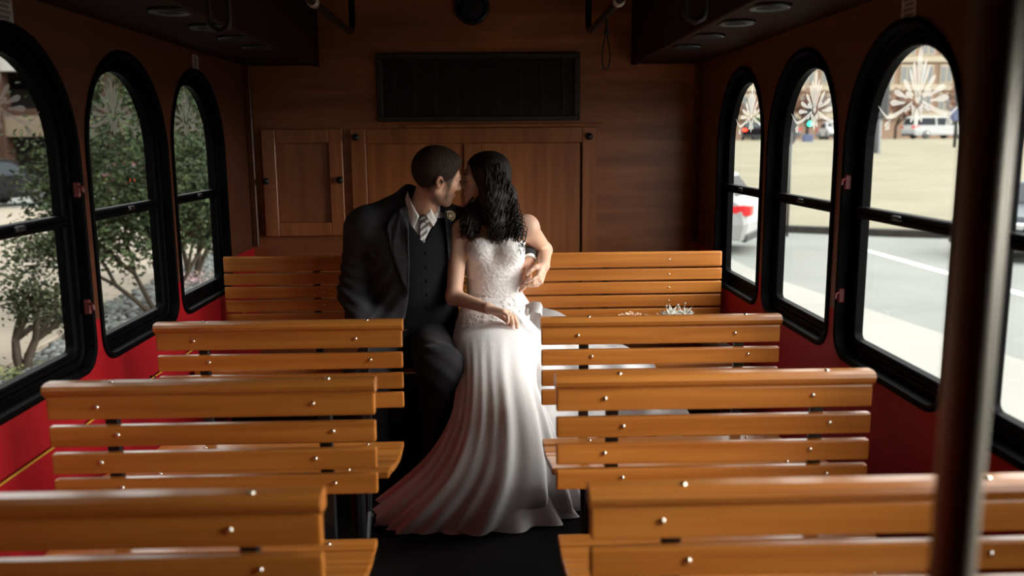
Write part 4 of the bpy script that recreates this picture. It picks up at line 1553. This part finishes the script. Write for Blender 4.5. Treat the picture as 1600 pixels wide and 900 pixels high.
drape('chest_pocket', [(-.425, .935), (-.345, .922), (-.347, .905), (-.425, .918)], lj, .0015, M_SUIT, groom, 2)
sv = lambda P: g_shirt(P)
cw = lambda P: np.minimum(s_cap(P, (-.262, 3.190, .99), G_NT, .088, .058), g_shirt(P))
drape('collar_wing', [(-.280, 1.150), (-.262, 1.105), (-.238, 1.062), (-.262, 1.010), (-.284, 1.07), (-.290, 1.12)], cw, .003, M_SHIRT, groom, 3)
drape('collar_wing', [(-.183, 1.062), (-.196, 1.090), (-.215, 1.066), (-.190, 1.022), (-.176, 1.045)], cw, .003, M_SHIRT, groom, 3)
tv = lambda P: np.minimum(g_shirt(P), g_vest(P))
bm = bmesh.new()
def tie_pt(x, z, o):
    p = np.array([[x, 2.6, z]], np.float32)
    for _ in range(60):
        p[:, 1] += np.clip(g_shirt(p) - o, -.05, .05) * .7
    return (x, float(p[0, 1]), z)
tie = drape('tie', [(-.235, 1.043), (-.205, 1.046), (-.208, 1.020), (-.212, 1.0), (-.222, .955), (-.240, .955), (-.236, 1.0), (-.230, 1.02)], sv, .009, M_TIE, groom, 2)
kp = tie_pt(-.219, 1.050, .010)
bmesh.ops.create_icosphere(bm, subdivisions=3, radius=1.0, matrix=Matrix.Translation(kp) @ Matrix.Rotation(.35, 4, 'Y') @ Matrix.Diagonal((.022, .013, .017, 1)))
obj('tie_knot', bm, M_TIE, tie, True)
for z in (.93, .88, .83, .78, .735):
    p = np.array([[-.216, 2.6, z]], np.float32)
    for _ in range(60):
        p[:, 1] += np.clip(g_vest(p), -.05, .05) * .7
    bm = bmesh.new()
    lathe(bm, [(.006, 0), (.006, -.002), (.004, -.0035), (.001, -.003)], 10, 'Y', tuple(p[0]))
    obj('waistcoat_button', bm, M_VEST, groom, True)
# cuffs
def g_cuff(P):
    a = s_cap(P, (-.453, 3.040, .685), (-.436, 3.002, .669), .033, .031)
    b = s_cap(P, (.135, 3.262, .890), (.157, 3.225, .884), .031, .029)
    return np.minimum(a, b)
sdf_obj('shirt_cuff', g_cuff, (-.50, 2.95, .62), (-.38, 3.09, .74), .003, M_SHIRT, groom)
sdf_obj('shirt_cuff', g_cuff, (.09, 3.18, .83), (.21, 3.31, .94), .003, M_SHIRT, groom)
bm = bmesh.new()
tube(bm, [Vector((.163, 3.212, .880)) + Vector((math.cos(q) * .0255, math.sin(q) * .016 , math.sin(q) * -.016 + .0)) for q in (2 * PI * k / 18 for k in range(19))], .004, 6)
obj('wristwatch', bm, M_CHROME, groom, True)
# trousers and shoes
G_LL = [(-.225, 3.18, .575), (-.158, 2.790, .580), (-.190, 2.985, .11)]
G_RL = [(-.365, 3.17, .560), (-.412, 2.800, .540), (-.410, 2.985, .11)]
def g_trousers(P):
    d = s_ell(P, (-.285, 3.20, .585), (.180, .145, .115))
    for L in (G_LL, G_RL):
        d = s_un(d, chain(P, L, [.098, .075, .052], .03), .03)
        k = A_(*L[1])
        w = np.exp(-(np.linalg.norm(P - k, axis=1) / .12) ** 2)
        d = d + .0022 * np.sin((P[:, 2] + P[:, 1] * .6 + P[:, 0] * .8) * 95) * w
    crease = np.abs(P[:, 0] - np.interp(P[:, 2], [.11, .6], [-.185, -.158]))
    return np.maximum(d, .075 - P[:, 2])
sdf_obj('trousers', g_trousers, (-.53, 2.64, .06), (-.04, 3.38, .74), .005, M_TROUSER, groom)
for x, y in ((-.190, 2.985), (-.410, 2.985)):
    def sh(P, x=x, y=y):
        d = s_cap(P, (x, y + .02, .055), (x - .01, y - .14, .040), .040, .034)
        d = s_un(d, s_cap(P, (x, y + .02, .06), (x, y, .12), .038, .036), .02)
        return np.maximum(d, .003 - P[:, 2])
    sdf_obj('shoe', sh, (x - .08, y - .22, 0), (x + .07, y + .09, .18), .005, M_SHOE, groom)
nails(GHL, groom, M_NAIL)
nails(GHR, groom, M_NAIL)
# boutonniere: rose petals, leaves, stem
p = np.array([[-.130, 2.6, 1.058]], np.float32)
for _ in range(60):
    p[:, 1] += np.clip(g_jacket0(p) - .006, -.05, .05) * .7
bt = empty('boutonniere', tuple(float(q) for q in p[0]), 0, groom)
bt['label'] = 'cream rose boutonniere'
M_ROSE = mat('cream_rose', (0.84, 0.78, 0.60), .6)
M_SPRIG = mat('pale_sprig', (0.45, 0.46, 0.42), .7)
bm = bmesh.new()
bmesh.ops.create_icosphere(bm, subdivisions=2, radius=1.0, matrix=Matrix.Translation((0, -.008, 0)) @ Matrix.Diagonal((.008, .010, .008, 1)))
obj('bud', bm, M_ROSE, bt, True)
rg = random.Random(8)
for ring, (n_, rr, tilt) in enumerate(((3, .004, .2), (5, .008, .55), (6, .013, .95))):
    for k in range(n_):
        a = 2 * PI * k / n_ + ring * .5
        V, F = [], []
        for i in range(4):
            for j in range(4):
                u, v = (i / 3 - .5) * 2, j / 3
                w = .0095 * (1 - .35 * v * v) * u
                h = .015 * v
                bulge = rr * (.6 + .4 * math.sin(PI * v * .8)) + tilt * h * .6
                V.append((math.cos(a) * bulge - math.sin(a) * w, -h * (1.1 - tilt * .5) - .003, math.sin(a) * bulge + math.cos(a) * w))
        for i in range(3):
            for j in range(3):
                F.append((i * 4 + j, i * 4 + j + 1, i * 4 + j + 5, i * 4 + j + 4))
        pyobj('petal', V, F, M_ROSE, bt, True)
for k in range(5):
    a = 2.6 + k * .55
    V = [(0, -.003, 0), (math.cos(a) * .016 - .004, -.008, math.sin(a) * .016), (math.cos(a) * .028, -.006, math.sin(a) * .028), (math.cos(a) * .016 + .004, -.004, math.sin(a) * .016 + .004)]
    pyobj('sprig_leaf', V, [(0, 1, 2, 3)], M_SPRIG, bt)

# ---- bride ---------------------------------------------------------------------------------------
BH = Head((-.012, 3.203, 1.178), (-.965, -.22, .06), (-.02, .06, 1), .77, False)
B_NB, B_NT = (.026, 3.180, 1.035), (.012, 3.196, 1.125)
def b_torso(P, arms=False):
    d = s_ell(P, (.035, 3.20, .60), (.150, .125, .13))
    d = s_un(d, s_ell(P, (.030, 3.19, .79), (.098, .078, .13)), .07)
    d = s_un(d, s_ell(P, (.028, 3.175, .925), (.108, .080, .105)), .06)
    for x in (-.020, .078):
        d = s_un(d, s_ell(P, (x, 3.112, .940), (.050, .046, .050)), .025)
    d = s_un(d, s_cap(P, (-.080, 3.175, 1.012), (.140, 3.180, 1.012), .034, .036), .045)
    return d
B_RA = [(-.098, 3.150, 1.005), (-.120, 3.085, .768), (.000, 2.962, .748)]
B_LA = [(.152, 3.178, 1.008), (.222, 3.318, .905), (.212, 3.150, .872)]
BHR = hand(B_RA[2], (.92, -.36, -.14), (.06, -.30, -1), .84, (.40, .44, .50, .55), side=1, spread=.10, thumb=(.40, .45))
BHL = hand(B_LA[2], (-.30, -.66, -.68), (-.88, .40, .02), .80, (.42, .52, .60, .66), side=-1, spread=.30, thumb=(.55, .5))
def b_body(P):
    d = b_torso(P)
    d = s_un(d, s_cap(P, B_NB, B_NT, .040, .037), .03)
    d = s_un(d, s_cap(P, (.028, 3.12, 1.015), (.125, 3.155, 1.030), .011, .010), .02)        # collar bones
    d = s_un(d, s_cap(P, (.018, 3.12, 1.015), (-.075, 3.150, 1.028), .011, .010), .02)
    d = s_un(d, BH.d(P), .016)
    d = s_un(d, s_ell(P, (.152, 3.175, 1.005), (.042, .042, .046)), .025)
    d = s_un(d, chain(P, B_RA, [.036, .0285, .0195], .018), .025)
    d = s_un(d, chain(P, B_LA, [.037, .0310, .0205], .014), .025)
    d = d_hand(P, BHR, d)
    return d_hand(P, BHL, d)
def b_tint(P):
    out = np.tile(SK_B, (len(P), 1))
    h = BH.d(P) < .01
    out[h] = BH.tint(P[h], SK_B, out[h])
    return out
bride = sdf_obj('person', b_body, (-.20, 2.84, .44), (.32, 3.42, 1.34), .0030, M_SKIN, None, b_tint)
tag(bride, 'person in strapless white lace gown with long dark curls, seated beside the suited person', 'person', 'wedding couple')
finger_ring(BHR, 2, bride)
finger_ring(BHL, 2, bride)
nails(BHR, bride, M_NAIL)
nails(BHL, bride, M_NAIL)

# bodice
def b_bodice(P):
    x = P[:, 0]
    n_ = .0045 + .0008 * np.sin(x * 210 + 2 * np.sin(P[:, 2] * 90)) * np.sin(P[:, 2] * 230 + 1.5 * np.sin(x * 120))
    d = b_torso(P) - n_ - .002
    top = .965 + .020 * np.exp(-((x + .022) / .032) ** 2) + .020 * np.exp(-((x - .080) / .034) ** 2) - .004 * np.abs(x - .028) / .1 + .0018 * np.sin(x * 260)
    top = np.where(P[:, 1] > 3.19, .950, top)
    seam = .002 * np.exp(-((P[:, 2] - .835 + .15 * np.abs(x - .03)) / .004) ** 2)
    d = d + seam
    return np.maximum(d, np.maximum(P[:, 2] - top, .66 - P[:, 2]))
gown = sdf_obj('bodice', b_bodice, (-.16, 3.02, .65), (.22, 3.34, 1.0), .0030, M_LACE, bride)
gown['label'] = 'strapless lace bodice with sweetheart neckline'

def loft(name, secs, nphi, m, parent, fold, sub=6, close_top=False):
    """skirt: rings (centre, half width, half thickness, tilt of the ring plane) splined along the fall of the cloth"""
    K = len(secs)
    S = np.array([[*c, a, b, tl] for c, a, b, tl in secs], float)
    V, rows = [], []
    T = np.linspace(0, K - 1, (K - 1) * sub + 1)
    for t in T:
        i = min(int(t), K - 2)
        u = t - i
        p0, p1, p2, p3 = S[max(i - 1, 0)], S[i], S[i + 1], S[min(i + 2, K - 1)]
        q = .5 * ((2 * p1) + (-p0 + p2) * u + (2 * p0 - 5 * p1 + 4 * p2 - p3) * u * u + (-p0 + 3 * p1 - 3 * p2 + p3) * u ** 3)
        row = []
        for k in range(nphi):
            ph = 2 * PI * k / nphi
            dx, dn = math.cos(ph), math.sin(ph)                     # dn = -1 is the front or upper side
            r = 1 + fold(ph, t / (K - 1))
            x, nn = q[3] * dx * r, q[4] * dn * r
            row.append(len(V))
            V.append((q[0] + x, q[1] + nn * math.cos(q[5]), q[2] - nn * math.sin(q[5]) * -1 if False else q[2] + nn * math.sin(q[5])))
        rows.append(row)
    F = []
    for a, b in zip(rows, rows[1:]):
        for k in range(nphi):
            F.append((a[k], a[(k + 1) % nphi], b[(k + 1) % nphi], b[k]))
    return V, F, rows
def skirt_fold(ph, t):
    a = max(0, (t - .36)) ** 1.0 * .20
    w = math.sin(ph * 11 + 1.6 * math.sin(ph * 2 + 1)) + .6 * math.sin(ph * 23 + 2 * math.sin(ph * 3) + t * 2)
    b = .012 * math.sin(ph * 5 + t * 9)
    return a * w * .62 + b
# centre, half width, half thickness, tilt (0 = ring lies flat, -pi/2 = ring stands across the thighs)
SK = [((.030, 3.190, .760), .104, .088, 0.0),
      ((.034, 3.165, .690), .142, .118, -.35),
      ((.030, 3.040, .610), .160, .098, -1.10),
      ((.026, 2.880, .590), .146, .092, -1.25),
      ((.028, 2.780, .520), .134, .105, -.75),
      ((.036, 2.765, .400), .166, .125, -.20),
      ((.018, 2.790, .260), .225, .140, .0),
      ((-.035, 2.845, .110), .315, .150, .0),
      ((-.080, 2.920, .006), .372, .165, .0)]
V, F, rows = loft('skirt', SK, 160, M_GOWN, bride, skirt_fold, 7)
# the hem lifts towards the right of the front
V = [list(p) for p in V]
for i, p in enumerate(V):
    if p[2] < .20:
        g = math.exp(-((p[0] - .17) / .12) ** 2) * (1.0 if p[1] < 2.98 else 0.0)
        p[2] += .075 * g * (1 - p[2] / .20)
        p[2] = max(p[2], .004)
sk = pyobj('skirt', V, F, M_TULLE, gown, True)
sk['label'] = 'long white skirt pooling in the aisle'
SK2 = [((.024, 2.80, .40), .13, .10, 0.), ((.02, 2.83, .24), .17, .14, 0.), ((.0, 2.87, .11), .25, .135, 0.), ((-.02, 2.925, .006), .32, .160, 0.)]
V, F, rows = loft('underskirt', SK2, 120, M_TULLE, bride, lambda ph, t: .10 * t * math.sin(ph * 13 + 2 * math.sin(ph * 2)), 6)
pyobj('underskirt', [(x, y, max(z, .003)) for x, y, z in V], F, M_TULLE, gown, True)
# appliques of lace along the skirt's left side and over the hip
rg = random.Random(21)
skf = None
bm = bmesh.new()
from mathutils.bvhtree import BVHTree
bvh = BVHTree.FromPolygons([tuple(p) for p in sk.data.vertices.items() and [v.co[:] for v in sk.data.vertices]], [tuple(f.vertices) for f in sk.data.polygons])
for k in range(150):
    if k < 90:
        x, z = rg.uniform(-.11, .15), rg.uniform(.61, .72)
    else:
        z = rg.uniform(.40, .66)
        x = -.115 + .03 * abs(rg.gauss(0, 1))
    h = bvh.ray_cast(Vector((x, 2.2, z + .35)), Vector((0, .95, -.33)).normalized()) if z > .60 else bvh.ray_cast(Vector((x, 2.2, z)), Vector((0, 1, 0)))
    if h[0] is None:
        continue
    u, w = frame_of(h[1])
    nrm = h[1] if h[1].y < 0 or h[1].z > 0 else -h[1]
    r = rg.uniform(.006, .013)
    n_ = 5
    c = bm.verts.new(h[0] + nrm * .0028)
    vs = []
    a0 = rg.random() * 6
    for q in range(n_ * 4):
        a = a0 + 2 * PI * q / (n_ * 4)
        rr = r * (.62 + .38 * abs(math.cos(a * n_ / 2 - a0 * n_ / 2)))
        vs.append(bm.verts.new(h[0] + nrm * .0016 + (u * math.cos(a) + w * math.sin(a)) * rr))
    for q in range(len(vs)):
        bm.faces.new((c, vs[q], vs[(q + 1) % len(vs)]))
tag(obj('lace_applique', bm, M_LACE, gown), kind='stuff')
# train swept over the seat to the bride's left and down to the floor
N1, N2 = 34, 40
V, F = [], []
for j in range(N2 + 1):
    t = j / N2
    yy = float(np.interp(t, [0, .22, .36, .48, .75, 1], [3.20, 3.06, 2.965, 2.930, 2.90, 2.885]))
    zz = float(np.interp(t, [0, .22, .36, .48, .75, 1], [.600, .575, .548, .47, .38, .30]))
    for i in range(N1 + 1):
        s_ = i / N1
        xe = float(np.interp(t, [0, .22, .36, .5, .75, 1], [.42, .505, .575, .660, .70, .66]))
        x = .12 + (xe - .12) * s_
        f_ = math.sin(s_ * 21 + t * 2.5) * .010 * (.3 + t) + math.sin(s_ * 9 - t * 4) * .010 * (.4 + t)
        hip = .085 * math.exp(-(s_ / .22) ** 2) * max(0, 1 - t * 2.2)
        V.append((x, yy + f_ * (1.4 if t > .36 else .2) - .012, max(zz + (abs(f_) if t < .4 else 0) + hip, .004)))
for j in range(N2):
    for i in range(N1):
        a = j * (N1 + 1) + i
        F.append((a, a + 1, a + N1 + 2, a + N1 + 1))
tr = pyobj('train', V, F, M_GOWN, gown, True)
# ribbon bow at the hip
def ribbon(pts, w, nm):
    V, F = [], []
    for k, (x, y, z, tw) in enumerate(pts):
        V += [(x - math.sin(tw) * w * .3, y - w * .5 * math.cos(tw) * .5, z - w * .5 * math.cos(tw)), (x + math.sin(tw) * w * .3, y + w * .5 * math.cos(tw) * .5, z + w * .5 * math.cos(tw))]
    F = [(2 * k, 2 * k + 2, 2 * k + 3, 2 * k + 1) for k in range(len(pts) - 1)]
    return pyobj(nm, V, F, M_GOWN, bw, True)
bw = empty('bow', (0, 0, 0), 0, gown)
bw['label'] = 'white ribbon bow at the hip'
ribbon([(.135, 3.02, .728, 0), (.160, 3.00, .745, .2), (.188, 2.99, .742, .1), (.196, 2.99, .725, 0), (.180, 2.995, .712, -.2), (.150, 3.01, .712, 0)], .036, 'loop')
ribbon([(.150, 3.01, .716, 0), (.195, 2.985, .722, .2), (.240, 2.965, .714, .3), (.285, 2.95, .692, .4)], .040, 'tail')
ribbon([(.150, 3.01, .716, 0), (.17, 2.975, .700, .2), (.20, 2.95, .672, .3), (.215, 2.935, .640, .4)], .038, 'tail')
bm = bmesh.new()
bmesh.ops.create_icosphere(bm, subdivisions=2, radius=1.0, matrix=Matrix.Translation((.142, 3.008, .724)) @ Matrix.Diagonal((.010, .009, .015, 1)))
obj('knot', bm, M_GOWN, bw, True)

# hair: a continuous mass and a great many ringlets over it
def b_hair(P):
    q = BH.loc(P)
    d = s_ell(q, (-.022, 0, .040), (.108, .090, .104)) * BH.s
    face = s_ell(q, (.112, 0, -.030), (.088, .072, .118)) * BH.s
    d = s_sub(d, face, .012)
    d = s_un(d, chain(P, [(.026, 3.155, 1.222), (.060, 3.14, 1.12), (.084, 3.125, 1.03)], [.044, .048, .036], .03), .04)
    d = s_un(d, chain(P, [(.008, 3.145, 1.22), (.024, 3.115, 1.12), (.034, 3.090, 1.04), (.036, 3.075, .995)], [.040, .040, .032, .014], .03), .03)
    d = s_un(d, chain(P, [(.035, 3.25, 1.22), (.045, 3.27, 1.10), (.045, 3.27, .98)], [.055, .060, .045], .03), .04)
    d = s_un(d, chain(P, [(-.010, 3.255, 1.18), (-.034, 3.200, 1.085), (-.056, 3.125, 1.030), (-.058, 3.09, .995)], [.045, .040, .034, .018], .03), .04)
    face2 = s_ell(q, (.105, 0, -.045), (.080, .060, .085)) * BH.s
    d = s_sub(d, face2, .022)
    wav = .0022 * np.sin(P[:, 2] * 210 + 9 * np.sin(P[:, 0] * 60) + 5 * np.sin(P[:, 1] * 50)) * np.clip((1.20 - P[:, 2]) / .08, .1, 1)
    return d + wav
hair = sdf_obj('curly_hair', b_hair, (-.16, 2.98, .90), (.22, 3.38, 1.34), .0036, M_HAIRB, bride)
bm = bmesh.new()
rg = random.Random(77)
def ringlet(a, b, c, turns, r0, r1, th):
    N = 34
    A, B, D = Vector(a), Vector(b), Vector(c)
    ph = rg.random() * 6.28
    pts, rs = [], []
    for k in range(N + 1):
        t = k / N
        p = A * (1 - t) ** 2 + B * 2 * t * (1 - t) + D * t * t
        tg = ((B - A) * (1 - t) + (D - B) * t).normalized()
        u, w = frame_of(tg)
        r = (r0 + (r1 - r0) * t) * min(1, t * 4)
        an = ph + turns * 2 * PI * t
        pts.append(p + u * math.cos(an) * r + w * math.sin(an) * r)
        rs.append(th * (1 - .55 * t ** 2) * (.7 + .3 * min(1, t * 5)))
    tube(bm, pts, rs, 5)
J = lambda v, s: tuple(c + rg.gauss(0, s) for c in v)
for k in range(170):                                                  # right fall, over the far shoulder
    x = rg.uniform(.045, .112)
    e = (x + rg.uniform(.0, .035), rg.uniform(3.07, 3.13), rg.uniform(.935, 1.03))
    ringlet(J((.020 + (x - .05) * .55, 3.12, 1.225), .012), J((x - .010, 3.10, 1.12), .010), e, rg.uniform(4, 7), .006, .0110, rg.uniform(.0021, .0033))
for k in range(64):                                                  # middle fall in front of the neck
    x = rg.uniform(.014, .058)
    ringlet(J((.012, 3.12, 1.22), .012), J((x, 3.075, 1.10), .010), (x + rg.uniform(-.01, .015), rg.uniform(3.05, 3.09), rg.uniform(.955, 1.03)), rg.uniform(3, 5.5), .004, .009, rg.uniform(.0022, .0034))
for k in range(70):                                                  # fall on the near shoulder, beyond the face
    x = rg.uniform(-.095, -.030)
    ringlet(J((-.005, 3.21, 1.17), .014), J((x * .8, 3.15, 1.07), .012), (x, rg.uniform(3.07, 3.11), rg.uniform(.975, 1.03)), rg.uniform(3, 5), .004, .009, rg.uniform(.0022, .0034))
for k in range(30):                                                  # back
    x = rg.uniform(-.03, .13)
    ringlet(J((.04, 3.24, 1.22), .015), J((x, 3.28, 1.1), .012), (x, rg.uniform(3.26, 3.30), rg.uniform(.90, 1.0)), rg.uniform(2.5, 4), .004, .010, rg.uniform(.003, .0045))
for e in ((.140, 3.075, .955), (.125, 3.07, .930), (.148, 3.08, .975), (.110, 3.06, .922), (.132, 3.07, .945), (.142, 3.07, .99), (.117, 3.06, .948)):
    ringlet((.08, 3.11, 1.10), (.110, 3.085, 1.02), e, 2.4, .006, .013, .0030)
tag(obj('ringlets', bm, M_HAIRB, hair, True), kind='stuff')

# ------------------------------------------------------------------ bouquet on the seat
bq = tag(empty('bouquet', (.66, 3.10, .575)), 'white feathery bridal bouquet with peach blooms lying on the rear bench', 'bouquet')
M_FEATH = mat('white_feather', (0.80, 0.79, 0.72), .7)
M_PEACH = mat('peach_bloom', (0.85, 0.60, 0.45), .6)
M_SATIN = mat('taupe_ribbon', (0.20, 0.13, 0.11), .4)
rg = random.Random(4)
for k in range(16):
    c = Vector((.688 + rg.uniform(-.048, .052), 3.08 + rg.gauss(0, .022), .672 + rg.uniform(-.035, .022)))
    V, F = [], []
    for q in range(46):
        d = Vector((rg.gauss(0, 1), rg.gauss(0, 1), rg.gauss(.4, 1))).normalized()
        u, w = frame_of(d)
        L = .032 * rg.uniform(.7, 1.3)
        i = len(V)
        tw = rg.random() * 6
        s_ = u * math.cos(tw) + w * math.sin(tw)
        V += [c, c + d * L * .6 + s_ * .004, c + d * L, c + d * L * .6 - s_ * .004]
        F.append((i, i + 1, i + 2, i + 3))
    V = [Vector(v) - Vector((.66, 3.10, .575)) for v in V]
    pyobj('bloom', V, F, M_FEATH, bq)
for k in range(8):
    a, L = rg.uniform(-.5, .5), rg.uniform(.03, .065)
    bm = bmesh.new()
    b0 = Vector((.015 + rg.uniform(-.03, .03), -.02, .10))
    b1 = b0 + Vector((math.sin(a) * L * .8, -.01, L))
    tube(bm, [b0, (b0 + b1) / 2 + Vector((.006, 0, 0)), b1], [.0012, .001, .0007], 4)
    bmesh.ops.create_icosphere(bm, subdivisions=1, radius=.004, matrix=Matrix.Translation(b1))
    obj('wisp', bm, M_FEATH, bq)
for x, z in ((-.135, .112), (-.165, .104), (-.105, .106), (-.075, .100), (-.150, .098)):
    V, F = [], []
    for ring in range(3):
        for k in range(6):
            a = k * PI / 3 + ring * .5 + x * 9
            o_, up = .010 * ring + .003, .020 - .006 * ring
            d = Vector((math.cos(a), math.sin(a), 0))
            s_ = Vector((-math.sin(a), math.cos(a), 0))
            c = Vector((x, -.02, z)) + d * o_ * .5
            i = len(V)
            w = .007 + .002 * ring
            V += [c, c + d * o_ * .7 + s_ * w + Vector((0, 0, up * .6)), c + d * (o_ + .004) + Vector((0, 0, up)), c + d * o_ * .7 - s_ * w + Vector((0, 0, up * .6))]
            F.append((i, i + 1, i + 2, i + 3))
    pyobj('bloom', V, F, M_PEACH, bq, True)
bm = bmesh.new()
tube(bm, [(.20, -.03, .0), (.10, -.03, .03), (.0, -.02, .075), (-.10, -.02, .095)], [.012, .016, .022, .026], 10)
obj('stem_bundle', bm, mat('stem_green', (.12, .15, .07), .7), bq, True)
bm = bmesh.new()
tube(bm, [(.22, -.05, -.002), (.12, -.05, .045), (.02, -.05, .055), (-.08, -.05, .05), (-.16, -.045, .035)], [.010, .022, .020, .024, .012], 8)
obj('ribbon_wrap', bm, M_SATIN, bq, True)
